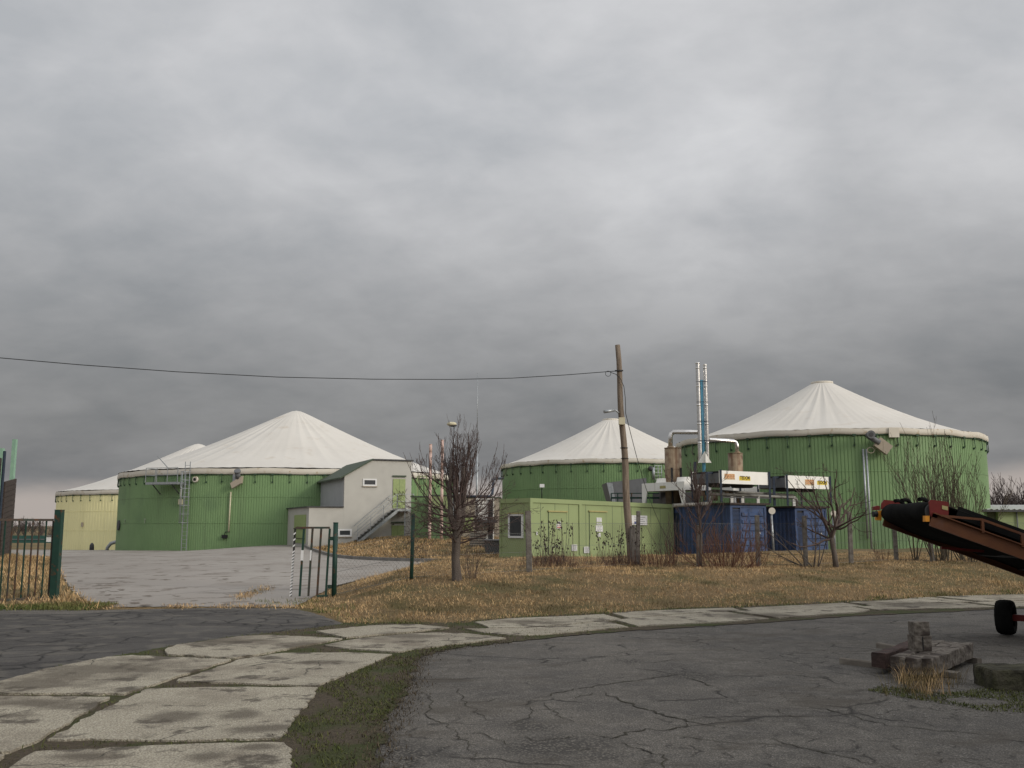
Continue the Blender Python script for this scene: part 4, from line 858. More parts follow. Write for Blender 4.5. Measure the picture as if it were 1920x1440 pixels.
# ------------------------------------------------------------------ LIGHT GREEN CABIN
def cabin():
    A = W(994.7, 1049.5, 44); Bt = W(1262.5, 945.6, 50); B0 = A3(Bt[0], Bt[1], 0); A0 = A3(A[0], A[1], 0)
    Uh = (B0 - A0); Ln = np.linalg.norm(Uh); Uh /= Ln; V = A3(-Uh[1], Uh[0], 0)
    Ht = W(994.7, 933.7, 44)[2] - A[2]; dz = Bt[2] - (A[2] + Ht); U = Uh + UP * dz / Ln; D = 2.3
    root = thing('cabin_container', 'long light green cabin container with one white window and two flush doors', 'container', A)
    n = -V; HH = lambda px, py: HIT(px, py, A, n)
    def uz(px, py):
        q = HH(px, py) - A; u = float(np.dot(q[:2], Uh[:2])); return u, float(q[2] - u * dz / Ln)
    MB().box(A, U, V, (.05, Ln - .05), (.05, D - .05), (.1, Ht - .1)).build('wall', 'cont_green', root)
    fr = MB(); ud = uz(1089, 980)[0]
    for u in ((0, .16), (ud - .09, ud + .09), (Ln - .16, Ln)):
        fr.box(A, U, V, u, (0, .12), (.17, Ht - .2)); fr.box(A, U, V, u, (D - .12, D), (.17, Ht - .2))
    for v in ((0, .12), (D - .12, D)):
        fr.box(A, U, V, (0, Ln), v, (0, .17)); fr.box(A, U, V, (0, Ln), v, (Ht - .2, Ht))
    for u in ((0, .12), (Ln - .12, Ln)):
        fr.box(A, U, V, u, (.12, D - .12), (0, .17)); fr.box(A, U, V, u, (.12, D - .12), (Ht - .2, Ht))
    fr.build('frame', 'cont_green', root)
    rf = MB().box(A, U, V, (.05, Ln - .05), (.12, D - .12), (Ht - .06, Ht - .01)).build('roof', 'dkgreen_roof', root)
    # shadow-gap seams: thin recessed dark strips where sheets meet
    sm_ = MB()
    for px in (1015, 1042, 1068, 1100, 1150, 1168, 1186, 1204, 1222, 1240):
        u = uz(px, 1000)[0]; sm_.box(A, U, V, (u - .008, u + .008), (.045, .05), (.17, Ht - .2))
    sm_.build('sheet_seams', 'dkgreen_roof', root)
    for (x0, x1) in ((1029.5, 1063), (1106, 1138)):
        u0, z1 = uz(x0, 960); u1, z0 = uz(x1, 1043); z0 = .2; z1 = uz(x0, 960)[1]
        d = MB().box(A, U, V, (u0, u1), (.02, .049), (z0, z1)).build('door', 'cont_green', root)
        MB().box(A, U, V, (u0 - .06, u1 + .06), (-.03, .045), (z1 + .01, z1 + .07)).build('door_lintel', 'trim_yel', d)
        e = MB(); e.box(A, U, V, (u0 - .02, u0 - .002), (.03, .049), (z0, z1)); e.box(A, U, V, (u1 + .002, u1 + .02), (.03, .049), (z0, z1)); e.build('door_gap', 'dkgreen_hook', d)
        MB().box(A, U, V, (u1 - .16, u1 - .05), (-.02, .02), (z0 + 1.0, z0 + 1.04)).build('handle', 'black', d)
    def plate(x0, x1, y0, y1, m, nm='sign', lines=0, par=root, depth=.012):
        u0, z1 = uz(x0, y0); u1, z0 = uz(x1, y1)
        p = MB().box(A, U, V, (u0, u1), (.0 - depth, .019), (z0, z1)).build(nm, m, par)
        if lines:
            k = MB(); hgt = (z1 - z0) / (lines * 2 + 1)
            for i in range(lines): k.box(A, U, V, (u0 + (u1 - u0) * .15, u1 - (u1 - u0) * (.15 + .12 * (i % 2))), (-depth - .003, -depth - .0005), (z1 - hgt * (2 * i + 2), z1 - hgt * (2 * i + 1.3)))
            k.build('print', 'ink_g', p)
        return p
    plate(1045, 1051.5, 978, 981.5, 'plate', lines=1); s = plate(1043.5, 1052.5, 982.5, 991, 'plate'); u0, z1 = uz(1044.5, 984); u1, z0 = uz(1051.5, 989.8)
    k = MB(); k.box(A, U, V, (u0, u1), (-.016, -.0125), (z0, z0 + .05))
    for i in range(3): k.box(A, U, V, (u0 + .03 + i * .055, u0 + .055 + i * .055), (-.016, -.0125), (z0 + .08, z1))
    k.build('warning_print', 'ink_r', s)
    plate(1118.5, 1128, 970.5, 979, 'plate', lines=3); plate(1118.5, 1128, 980.5, 983.5, 'plate', lines=1); plate(1117, 1130, 985, 997, 'plate', lines=4); plate(1121, 1126, 999.5, 1006, 'plate', lines=1)
    big = plate(1184.3, 1213.5, 966, 984.7, 'plate', 'notice_board', lines=4)
    u0, z1 = uz(1189, 978.5); u1, z0 = uz(1197, 982.5); MB().box(A, U, V, (u0, u1), (-.017, -.0126), (z0, z1)).build('blue_emblem', 'ink_b', big)
    for x0, x1, y0, y1 in ((1072, 1082, 1021, 1033), (1095, 1104.5, 1025, 1037)):
        p = plate(x0, x1, y0, y1, 'plate', 'vent'); u0, z1 = uz(x0 + 1.3, y0 + 1.4); u1, z0 = uz(x1 - 1.3, y1 - 1.4); g = MB()
        for z in np.linspace(z0, z1, 7): g.box(A, U, V, (u0, u1), (-.016, -.0125), (z - .008, z + .008))
        g.build('slats', 'grey', p)
    plate(1005.5, 1007.8, 997, 1003, 'plate', 'socket')
    # window in the end wall
    nE = -Uh; HE = lambda px, py: HIT(px, py, A, nE)
    a = HE(980, 963.5) - A; b = HE(953, 1008) - A; v0 = float(np.dot(a, V)); v1 = float(np.dot(b, V)); z1 = a[2]; z0 = float(HE(980, 1009)[2] - A[2]); w = MB(); t = .09
    for vv, zz in (((v0, v0 + t), (z0, z1)), ((v1 - t, v1), (z0, z1)), ((v0 + t, v1 - t), (z0, z0 + t)), ((v0 + t, v1 - t), (z1 - t, z1))): w.box(A, U, V, (-.02, .05), vv, zz)
    wf = w.build('window', 'plate', root); MB().box(A, U, V, (.02, .045), (v0 + t, v1 - t), (z0 + t, z1 - t)).build('pane', 'glass', wf)
    MB().box(A, U, V, (-.05, .05), (v0 - .03, v1 + .03), (z1 + .003, z1 + .05)).build('shutter_box', 'trim_yel', wf)
    MB().box(A, U, V, (-.1, Ln + .1), (-.1, D + .1), (-.28, -.003)).build('plinth', 'kerb', root)
    # floodlight on a thin pole standing on the cabin roof
    q = W(1016, 933, 46.2); fl = thing('roof_floodlight', 'small white floodlight on a thin black pole on the cabin roof', 'lamp', A3(q[0], q[1], A[2] + Ht)); z1 = zat(914, q[1])
    MB().tube([(q[0], q[1], A[2] + Ht), (q[0], q[1], z1)], .025, 6).build('pole', 'black', fl)
    MB().abox((q[0] - .1, q[0] + .12), (q[1] - .12, q[1] + .05), (z1, z1 + .16)).build('lamp_head', 'plate', fl)
cabin()
# ------------------------------------------------------------------ BLUE CONTAINERS AND ROOF PLANT
aB = radians(33); UB = A3(cos(aB), sin(aB), 0); VB = A3(-sin(aB), cos(aB), 0)
C1 = W(1372, 1047, 46.8); C2 = W(1494, 1045, 50.3)
H1 = W(1372, 946, 46.8)[2] - C1[2]; H2 = W(1494, 952, 50.3)[2] - C2[2]
def blue_container(C, Ht, label, side_door):
    root = thing('shipping_container', label, 'container', C, 'blue containers on the plant yard'); Wd, Ln = 2.5, 6.06
    MB().box(C, UB, VB, (.06, Wd - .06), (.06, Ln - .06), (.05, Ht - .05)).build('inner_shell', 'cont_blue', root)
    fr = MB()
    for u in ((0, .14), (Wd - .14, Wd)):
        for v in ((0, .14), (Ln - .14, Ln)): fr.box(C, UB, VB, u, v, (0, Ht))
    for z in ((0, .16), (Ht - .14, Ht - .002)):
        for v in ((.0, .12), (Ln - .12, Ln)): fr.box(C, UB, VB, (.14, Wd - .14), v, z)
        for u in ((.0, .12), (Wd - .12, Wd)): fr.box(C, UB, VB, u, (.14, Ln - .14), z)
    fr.build('frame', 'cont_blue', root)
    # corrugated long sides
    sd_ = MB()
    for u0, dd in ((.055, -1), (Wd - .055, 1)):
        v = .14; prof = []
        while v < Ln - .3:
            prof += [(v, 0), (v + .07, .045), (v + .14, .045), (v + .21, 0)]; v += .28
        vs = [C + UB * (u0 + dd * d) + VB * vv + UP * z for z in (.16, Ht - .14) for vv, d in prof]; m = len(prof)
        sd_.add(vs, [(i, i + 1, m + i + 1, m + i) for i in range(m - 1)])
    sd_.build('corrugated_side', 'cont_blue', root)
    # front end: louvred grille and ribbed door leaf
    lv = MB(); z = .2
    while z < Ht - .25: lv.box(C, UB, VB, (.16, .66), (.0, .055), (z, z + .028)); z += .062
    G_ = lv.build('louvre', 'cont_blue', root); g2_ = MB(); g2_.box(C, UB, VB, (.14, .16), (-.01, .05), (.16, Ht - .14)); g2_.box(C, UB, VB, (.66, .70), (-.015, .05), (.16, Ht - .14)); g2_.build('louvre_frame', 'cont_blue', G_)
    MB().box(C, UB, VB, (.16, .66), (.056, .06), (.18, Ht - .16)).build('louvre_backing', 'black', G_)
    dr = MB(); dr.box(C, UB, VB, (.72, Wd - .15), (.035, .058), (.17, Ht - .15))
    nb = 6; hb = (Ht - .45) / nb
    for i in range(nb):
        z0 = .22 + i * hb
        for (a, b) in ((.80, 1.22), (1.32, Wd - .22)):
            dr.prism([C + UB * a + UP * z0 + VB * .034, C + UB * a + UP * (z0 + hb * .66) + VB * .034, C + UB * a + UP * (z0 + hb * .52) - VB * .01, C + UB * a + UP * (z0 + hb * .14) - VB * .01], UB * (b - a))
    D_ = dr.build('door', 'cont_blue', root); MB().tube([C + UB * 1.27 + UP * .25 - VB * .03, C + UB * 1.27 + UP * (Ht - .2) - VB * .03], .018, 6).build('lock_rod', 'cont_blue', D_)
    MB().box(C, UB, VB, (1.9, 2.02), (-.03, .03), (1.15, 1.24)).build('padlock_plate', 'plate', D_)
    MB().box(C, UB, VB, (-.14, Wd + .14), (-.14, Ln + .1), (Ht + .002, Ht + .09)).build('roof_deck', 'rustdark', root)
    if side_door:
        MB().box(C, UB, VB, (-.02, .008), (3.6, 4.9), (.2, Ht - .35)).build('side_door', 'dkblue', root)
    return root
M['rustdark'] = mat('rust_stained_dark', (0.035, 0.027, 0.024), (0.06, 0.042, 0.035), 0.8, scale=5)
blue_container(C1, H1, 'blue container with louvred end standing next to the light green cabin', True)
blue_container(C2, H2, 'blue container farther right, its lower part behind the gnarled bare tree', False)
Z1 = C1[2] + H1 + .09; Z2 = C2[2] + H2 + .09
def on1(px, py): return HIT(px, py, C1, VB)
def tedom_cooler(C, Zr, x0, x1, yt, yb, lx, tx, label):
    # box cooler on posts above the container's front edge
    n = VB; a = HIT(x0, yt, C, n); b = HIT(x1, yt, C, n); u0 = float(np.dot(a - C, UB)); u1 = float(np.dot(b - C, UB)); zt = a[2]; zb = HIT(x0, yb, C, n)[2]
    P0 = A3(C[0], C[1], 0); dep = 1.9
    root = thing('roof_cooler', label, 'cooler', P0 + UB * u0 + UP * Zr, 'flat coolers on posts above the blue containers')
    MB().box(P0, UB, VB, (u0, u1), (0, .05), (zb, zt)).build('front_panel', 'white', root)
    MB().box(P0, UB, VB, (u0, u1), (dep - .05, dep), (zb, zt)).build('back_panel', 'white', root)
    MB().box(P0, UB, VB, (u0 + .02, u1 - .02), (.052, dep - .052), (zb + .04, zt - .12)).build('coil_block', 'grey', root)
    MB().box(P0, UB, VB, (u0 + .02, u1 - .02), (.052, dep - .052), (zt - .119, zt - .02)).build('header', 'black', root)
    f = MB()
    for t in (.27, .73):
        c = P0 + UB * (u0 + (u1 - u0) * t) + VB * (dep / 2); f.tube([c + UP * (zb + .03), c + UP * (zb - .13)], [.62, .5], 24)
    f.build('fan_shroud', 'dkgrey', root)
    for u in (u0 + .03, u1 - .03):
        for v in (-.04, dep + .04):
            MB().bar(P0 + UB * u + VB * v + UP * Zr, P0 + UB * u + VB * v + UP * (zt + .04), .09).build('leg', 'dkblue', root)
    st = MB(); st.bar(P0 + UB * (u0 - .35) + VB * .5 + UP * Zr, P0 + UB * (u0 - .35) + VB * .5 + UP * (zt - .08), .11); st.bar(P0 + UB * (u0 - .35) + VB * .5 + UP * (zt - .1), P0 + UB * (u0 + .02) + VB * .5 + UP * (zt - .1), .1); st.build('feed_pipe', 'dkblue', root)
    st = MB(); st.bar(P0 + UB * u0 + VB * -.04 + UP * (Zr + .25), P0 + UB * u1 + VB * -.04 + UP * (Zr + .25), .05); st.build('cross_rail', 'dkgrey', root)
    # emblem and maker's plate
    def fp(px, py): q = HIT(px, py, C - VB * .004, n); return float(np.dot(q - C, UB)), q[2]
    la, lz = fp(lx[0], (yt + yb) / 2 - 5.5 + lx[2]); lb, lz2 = fp(lx[1], (yt + yb) / 2 + 6.5 + lx[2])
    e = MB().box(P0, UB, VB, (la, lb), (-.006, -.001), (lz2, lz)).build('emblem', 'logo_bg', root)
    wv = MB(); w_ = lb - la; hgt = lz - lz2
    for row in (.8, .55, .28):
        for k in range(3):
            t = np.linspace(0, pi, 7); cxk = la + w_ * (.2 + .3 * k)
            wv.tube([P0 + UB * (cxk + w_ * .14 * cos(q)) + UP * (lz2 + hgt * (row - .08 + .14 * sin(q))) - VB * .012 for q in t], .018, 4, False)
    wv.build('emblem_waves', 'logo', e)
    ta, tz = fp(tx[0], tx[2]); tb, tz2 = fp(tx[1], tx[3])
    p = MB().box(P0, UB, VB, (ta, tb), (-.006, -.001), (tz2, tz)).build('name_plate', 'yellow', root)
    text_mesh('TEDOM', .235, P0 + UB * (ta + .05) + UP * (tz2 + .055) - VB * .011, UB, 'ink', p, bold=.03, sx=(tb - ta - .1) / (.235 * 3.42))
    return root
tedom_cooler(C1 - VB * .1, Z1, 1349, 1441.5, 882, 906.5, (1358, 1378, -1), (1386, 1407, 893, 901.5), 'white cooler box on posts nearer the utility pole, emblem on its left half')
tedom_cooler(C2 - VB * .1, Z2, 1473, 1555.5, 891, 915, (1509, 1527, 1), (1532, 1551, 902, 909.5), 'white cooler box on posts farther right, emblem on its right half')
def table_cooler():
    v0 = 3.1; P0 = A3(C1[0], C1[1], 0) + VB * v0 - UB * .05
    q = HIT(1270, 902, P0, VB); zt = q[2]; zb = HIT(1270, 918, P0, VB)[2]; Lv, Lu = 3.3, 1.9; root = thing('table_cooler', 'white table shaped cooler with two fans on tapered legs behind the cabin roof', 'cooler', P0 + UP * Z1)
    MB().box(P0, UB, VB, (0, Lu), (0, Lv), (zb, zt)).build('housing', 'white', root)
    for u, v, du, dv in ((0, 0, 1, 1), (Lu, 0, -1, 1), (0, Lv, 1, -1), (Lu, Lv, -1, -1)):
        b = MB(); a = .42; c = .2; base = P0 + UB * u + VB * v
        vs = [base + UB * (du * x) + VB * (dv * y) + UP * z for (x, y, z) in ((0, 0, zb), (.06, 0, zb), (.06, a, zb), (0, a, zb), (0, 0, Z1), (.06, 0, Z1), (.06, c, Z1), (0, c, Z1))]
        b.add(vs, [(0, 1, 2, 3), (4, 7, 6, 5), (0, 4, 5, 1), (1, 5, 6, 2), (2, 6, 7, 3), (3, 7, 4, 0)]); b.build('leg', 'white', root)
    for v in (.8, 2.4):
        c = P0 + UB * .95 + VB * v; f = MB(); f.tube([c + UP * zt, c + UP * (zt + .26)], [.56, .50], 28, False); f.build('fan_ring', 'white', root); MB().tube([c + UP * (zt + .01), c + UP * (zt + .2)], .44, 20).build('fan', 'dkgrey', root)
    MB().box(P0, UB, VB, (-.012, -.001), (1.4, 1.85), (zb + .12, zb + .26)).build('badge', 'trim_yel', root)
table_cooler()
# exhaust line: two rusty silencers, pipe bridges and twin stacks
def exhaust():
    def sil(px, Y, wpx, yt, label, sx, sy, slabel):
        c = W(px, yt, Y); r = wpx / 2 / F * Y; c0 = A3(c[0], c[1], 0)
        z0 = Z1
        root = thing('exhaust_silencer', label, 'silencer', c0 + UP * z0, 'exhaust silencers')
        MB().tube([c0 + UP * z0, c0 + UP * c[2]], r, 32).build('drum', 'rust_drum', root)
        MB().tube([c0 + UP * c[2], c0 + UP * (c[2] + .04)], r * 1.03, 32).build('lid', 'rust_drum', root)
        zs = MB()
        for a in (-1.9, -.75, .5): zs.bar(c0 + A3(cos(a) * (r + .03), sin(a) * (r + .03), z0), c0 + A3(cos(a) * (r + .03), sin(a) * (r + .03), c[2] - 1.05), .1)
        zs.build('clamp_strap', 'black', root)
        MB().tube([c0 + UP * (c[2] - 1.15), c0 + UP * (c[2] - 1.12)], r * 1.012, 32, False).build('seam_ring', 'rust_drum', root)
        return c0, c[2], root
    c1, z1, s1 = sil(1261.5, 51.5, 31, 841, 'rust stained silencer drum behind the white table cooler', 0, 0, '')
    c2, z2, s2 = sil(1378.5, 52.5, 27, 851, 'rust stained silencer drum rising behind the flat cooler box', 0, 0, '')
    root = None
    Ys = 50.5; a = W(1313, 860, Ys); b = W(1327, 860, Ys); zA = zat(681, Ys); zB = zat(684, Ys); z0 = zat(866, Ys); rA, rB = .112, .092
    st = thing('twin_flue_stack', 'pair of shiny steel flues clamped to a pale blue mast above the containers', 'chimney', A3((a[0] + b[0]) / 2, Ys, Z1))
    def flue(x, r, zt, nm='flue'):
        q = MB(); zs = [z0]
        while zs[-1] < zt - .01: zs.append(min(zt, zs[-1] + 1.0))
        for i in range(len(zs) - 1):
            q.tube([(x, Ys, zs[i] + .03), (x, Ys, zs[i + 1] - .03)], r, 20, False); q.tube([(x, Ys, zs[i + 1] - .04), (x, Ys, zs[i + 1] + .04)], r * 1.05, 20, True)
        return q.build(nm, 'chrome', st)
    flue(a[0], rA, zA); flue(b[0], rB, zB)
    xm = (a[0] + b[0]) / 2; MB().tube([(xm, Ys + .1, Z1), (xm, Ys + .1, zat(712, Ys))], .09, 12).build('mast', 'midblue', st)
    for py in (716, 754, 790, 826):
        z = zat(py, Ys); q = MB(); q.tube([(xm + (b[0] - a[0]) * .5 * cos(t) * 1.55, Ys + .16 * sin(t), z) for t in np.linspace(0, 2 * pi, 20)], .016, 5, False); q.build('clamp_band', 'dkblue', st)
    zt, zb = zat(847, Ys), zat(868, Ys)
    MB().prism([(xm, Ys - .16, zt), (xm + .36, Ys - .16, zb), (xm - .36, Ys - .16, zb)], (0, .02, 0)).build('gusset_plate', 'white', st)
    MB().prism([(xm, Ys - .165, zt), (xm + .03, Ys - .165, zb), (xm - .0, Ys - .165, zb)], (0, -.25, 0)).build('gusset_plate', 'white', st)
    MB().bar((xm - .5, Ys, Z1), (xm - .48, Ys, zat(866, Ys)), .13).build('frame_post', 'dkblue', st)
    # pipe bridges belong to their silencers
    def bridge(c, z, py1, xs, r, root, dirn):
        zt_ = zat(py1, 51.0); e = A3(xs, Ys, zt_ - .12); top = A3(c[0] + dirn * -.12, c[1], zt_)
        MB().tube([A3(top[0], top[1], z), A3(top[0], top[1], zt_ - .28), A3(top[0] + dirn * .06, top[1], zt_ - .1), A3(top[0] + dirn * .22, top[1], zt_), e], r, 14).build('exhaust_pipe', 'chrome', root)
        MB().tube([A3(top[0], top[1], z + .02), A3(top[0], top[1], z + .12)], r * 1.4, 16).build('flange', 'rust_drum', root)
    bridge(c1, z1, 808, a[0] - .05, .125, s1, 1)
    bridge(c2, z2, 822, b[0] + .05, .11, s2, -1)
exhaust()
def roof_pipes():
    P0 = A3(C1[0], C1[1], 0); z = Z1
    t = thing('pipe_run', 'grey lagged pipes running along the container roofs below the cooler boxes', 'pipes', P0 + UP * Z1)
    def onr(px, py, v): q = HIT(px, py, P0 + VB * v, VB); return q
    for (x0, y0, x1, y1, v, r) in ((1326, 926, 1490, 933, .9, .085), (1334, 920, 1440, 926, 1.6, .07), (1262, 948, 1330, 944, .4, .09), (1440, 925, 1488, 929, 1.4, .06)):
        a = onr(x0, y0, v); b = onr(x1, y1, v); pth = [a, b]
        if x1 == 1490: pth = [a, b, b + UB * .12 - UP * .08, b + UB * .13 - UP * .45]
        MB().tube(pth, r, 10).build('pipe', 'pipegrey', t)
    sp = MB()
    for px in (1372, 1392, 1421, 1488): a = onr(px, 931, .9); sp.bar(A3(a[0], a[1], Z1 if px < 1450 else Z1 - .1), a, .14)
    sp.build('pipe_support', 'white', t)
    b = onr(1400, 922, 3.4); u = thing('roof_fan_unit', 'low white fan unit behind the pipes under the nearer cooler box', 'fan unit', A3(b[0], b[1], Z1)); MB().box(A3(b[0], b[1], 0), UB, VB, (-1.0, 1.0), (0, 1.0), (Z1 + .5, Z1 + 1.0)).build('housing', 'white', u)
    for s_ in (-.9, .84): MB().box(A3(b[0], b[1], 0), UB, VB, (s_, s_ + .08), (0, .08), (Z1, Z1 + .5)).build('leg', 'white', u)
    vb = thing('valve_manifold', 'cluster of rusty valves and flanges on the container roof beside the mast', 'valves', onr(1345, 935, 1.2))
    q = onr(1345, 935, 1.2); m_ = MB(); r = random.Random(3)
    for i in range(7): c = q + UB * r.uniform(-.9, 1.2) + VB * r.uniform(-.2, .8) + UP * r.uniform(-.25, .2); m_.tube([c, c + UP * r.uniform(.15, .35)], r.uniform(.07, .16), 10)
    m_.build('flanges', 'rust_drum', vb)
M['pipegrey'] = mat('lagged_pipe', (0.24, 0.235, 0.21), (0.17, 0.16, 0.145), .6, .2, scale=5)
roof_pipes()
def dish(px, py, Y, ybase, label):
    c = W(px, py, Y); t = thing('round_gauge', label, 'gauge', A3(c[0], c[1], zat(ybase, Y)), 'round white discs on pipes by the blue containers')
    MB().disc(c + A3(0, -.06, 0), (0, -1, 0), .165, .05, 24).build('disc', 'band', t)
    MB().tube([c + A3(-.02, 0, -.15), (c[0] + .03, c[1], zat(ybase, Y))], .06, 8).build('pipe', 'steel', t)
dish(1446.5, 958, 47.6, 1043, 'white round disc on a grey pipe between the two blue containers')
dish(1562, 963, 50.8, 1040, 'white round disc on a grey pipe at the right corner of the farther blue container')
def hopper():
    Y = 57; a = W(1137, 905, Y); b = W(1212, 896, Y); z0 = zat(950, Y); t = thing('feed_hopper', 'grey slanted feed hopper with black railing behind the cabin roof', 'hopper', A3(a[0], Y, 0))
    MB().prism([a, b, A3(b[0], Y, z0), A3(a[0] + .35, Y, z0)], (0, 3, 0)).build('bin', 'grey', t)
    MB().prism([a + A3(0, -.02, 0), a + A3(.35, -.02, 1.5 - 1.55), A3(a[0] + .55, Y - .02, z0), A3(a[0] + .33, Y - .02, z0)], (0, -.1, 0)).build('chute_edge', 'steel', t)
    r = MB(); y = 53.5
    pts = [W(px, 925, y) for px in (1146, 1158, 1184, 1210, 1245)]
    for p in pts: r.bar(p, A3(p[0], y, 2.2), .06)
    for p, q in zip(pts[:-1], pts[1:]):
        r.bar(p, q, .05); r.bar(p - UP * .25, q - UP * .25, .1)
    r.build('railing', 'gate_green', t)
    MB().abox((b[0] + .2, b[0] + 2.2), (Y - 4, Y - 1), (0, 3.4)).build('dark_housing', 'dkgrey', t)
hopper()
# ------------------------------------------------------------------ behind the bare tree
def centre_stuff():
    def cont(px0, px1, yt, Y, d, m, name, label, cat, z0=None, doors=True):
        a = W(px0, yt, Y); b = W(px1, yt, Y); zb = h(a[0], Y) if z0 is None else z0
        t = thing(name, label, cat, A3((a[0] + b[0]) / 2, Y, zb)); MB().abox((a[0], b[0]), (Y, Y + d), (zb - .3, a[2])).build('wall', m, t)
        MB().abox((a[0] - .05, b[0] + .05), (Y - .06, Y + d), (a[2] + .003, a[2] + .08)).build('roof', 'dkgreen_roof' if m != 'white' else 'white', t)
        return t, a, b, zb
    t, a, b, zb = cont(771, 808, 932, 62, 4, 'tank_green', 'green_shed', 'green sheet metal shed between the grey building and the bare tree', 'shed')
    MB().abox((a[0] + .3, a[0] + .35), (61.95, 61.99), (zb, a[2] - .1)).build('corner_trim', 'cont_green', t)
    t, a, b, zb = cont(804, 842, 930, 60, 4, 'cont_green', 'equipment_cabinet', 'light green equipment cabinet behind the left side of the bare tree', 'cabinet')
    MB().abox((a[0] + .25, a[0] + .7), (59.95, 59.99), (zb, zb + 1.9)).build('door', 'tank_green', t); MB().abox((a[0] + .8, a[0] + 1.1), (59.95, 59.99), (zb + .2, zb + 1.9)).build('door', 'tank_green', t)
    t, a, b, zb = cont(820, 938, 934, 66, 5, 'tan', 'tan_shed', 'long low tan shed behind the bare tree', 'shed')
    w = MB()
    for px in (842, 868): q = W(px, 970, 66); w.abox((q[0], q[0] + .7), (65.94, 65.99), (q[2] - .9, q[2]))
    w.build('shutter', 'door_green', t)
    t, a, b, zb = cont(891, 925, 937, 58, 2.2, 'white', 'white_unit', 'white boxy unit right of the bare tree trunk', 'unit')
    MB().abox((b[0] - .3, b[0] - .02), (57.9, 57.98), (zb, a[2])).build('dark_post', 'black', t); MB().abox((a[0] - .05, b[0] + .25), (57.6, 57.9), (zb + 1.1, zb + 1.3)).build('shelf', 'dkgrey', t)
    u = MB(); r = random.Random(2)
    for i in range(7): u.abox((a[0] + i * .18, a[0] + i * .18 + .1), (57.65, 57.8), (zb + .7, zb + 1.1 + r.uniform(0, .3)))
    u.build('pipework', 'gate_rust', t)
    a = W(911, 1014, 50); b = W(939, 1014, 50); t = thing('dark_skip', 'low dark grey bin left of the cabin end wall', 'bin', A3(a[0], 50, h(a[0], 50)))
    MB().prism([A3(a[0], 50, .0), A3(b[0], 50, .0), A3(b[0] + .1, 50, a[2]), A3(a[0] - .1, 50, a[2])], (0, 1.5, 0)).build('body', 'dkgrey', t); MB().abox((a[0] - .15, b[0] + .15), (49.92, 51.55), (a[2] + .003, a[2] + .06)).build('rim', 'grey', t)
    a = W(880, 1003, 54); b = W(912, 1003, 54); t = thing('pallet_stack', 'stack of grey pallets beside the dark bin', 'pallets', A3(a[0], 54, h(a[0], 54)))
    k = MB()
    for i in range(6): k.abox((a[0], b[0]), (54, 55), (.5 + i * .13, .5 + i * .13 + .08))
    k.build('boards', 'batten', t); MB().abox((a[0] + .05, b[0] - .05), (54.06, 54.95), (.3, 1.2)).build('blocks', 'dkgrey', t)
    # pinkish flues
    for px, yt, Y, lab in ((807.5, 834, 56, 'shorter pinkish steel flue left of the bare tree, nearer the grey building'), (829.5, 826, 56.5, 'taller pinkish steel flue seen through the left twigs of the bare tree')):
        a = W(px, yt, Y); b = MB(); z = .8
        while z < a[2] - .05: b.tube([(a[0], Y, z), (a[0], Y, min(z + .96, a[2]))], .088, 14); b.tube([(a[0], Y, min(z + .96, a[2])), (a[0], Y, min(z + 1, a[2] + .04))], .095, 14); z += 1
        tag(b.build('flue_pipe', 'pink'), lab, 'chimney', 'pinkish flues')
    # thin lattice of a green rail and a pipe loop to the middle tank
    f = MB(); y = 64; q = [W(px, 893, y) for px in (783, 800, 815)]
    for p in q: f.bar(p, A3(p[0], y, 3.2), .07)
    for p, r_ in zip(q[:-1], q[1:]): f.bar(p, r_, .06); f.bar(p - UP * .6, r_ - UP * .6, .05)
    tag(f.build('roof_railing', 'cont_green'), 'pale green railing on the roof of the shed next to the grey building', 'railing')
    p = [W(862, 931, 62), W(918, 931, 62), W(923, 926, 62), W(925, 905, 63), W(925, 899, 64), W(930, 897, 66), W(943, 897, 72)]
    tag(MB().tube(p, .09, 10).build('gas_pipe', 'dkblue'), 'dark gas pipe rising in a bend to the middle green tank', 'pipe')
    # mast
    a = W(895.5, 700, 58); m_ = MB(); m_.tube([(a[0], 58, .4), (a[0], 58, zat(828, 58))], .06, 8); m_.tube([(a[0], 58, zat(828, 58)), (a[0], 58, a[2])], .022, 6); tag(m_.build('lightning_mast', 'steel'), 'very thin tall lightning mast between the bare tree and the middle tank', 'mast')
    # yard lamp: head shows over the tree
    Y = 40; c = W(847, 796, Y); t = thing('yard_lamp', 'yard lamp with cream oval head showing above the bare tree', 'lamp', A3(c[0] + .12, Y, 0)); x = c[0] + .12
    MB().tube([(x, Y, 0), (x, Y, c[2] - .06)], [.07, .045], 10).build('pole', 'steel', t)
    MB().ball((c[0], Y, c[2] + .02), .21, 14, (1, .7, .45)).build('lamp_head', 'cream', t); MB().ball((c[0] + .05, Y, c[2] - .04), .17, 12, (1, .7, .35)).build('lens', 'dkgrey', t)
centre_stuff()
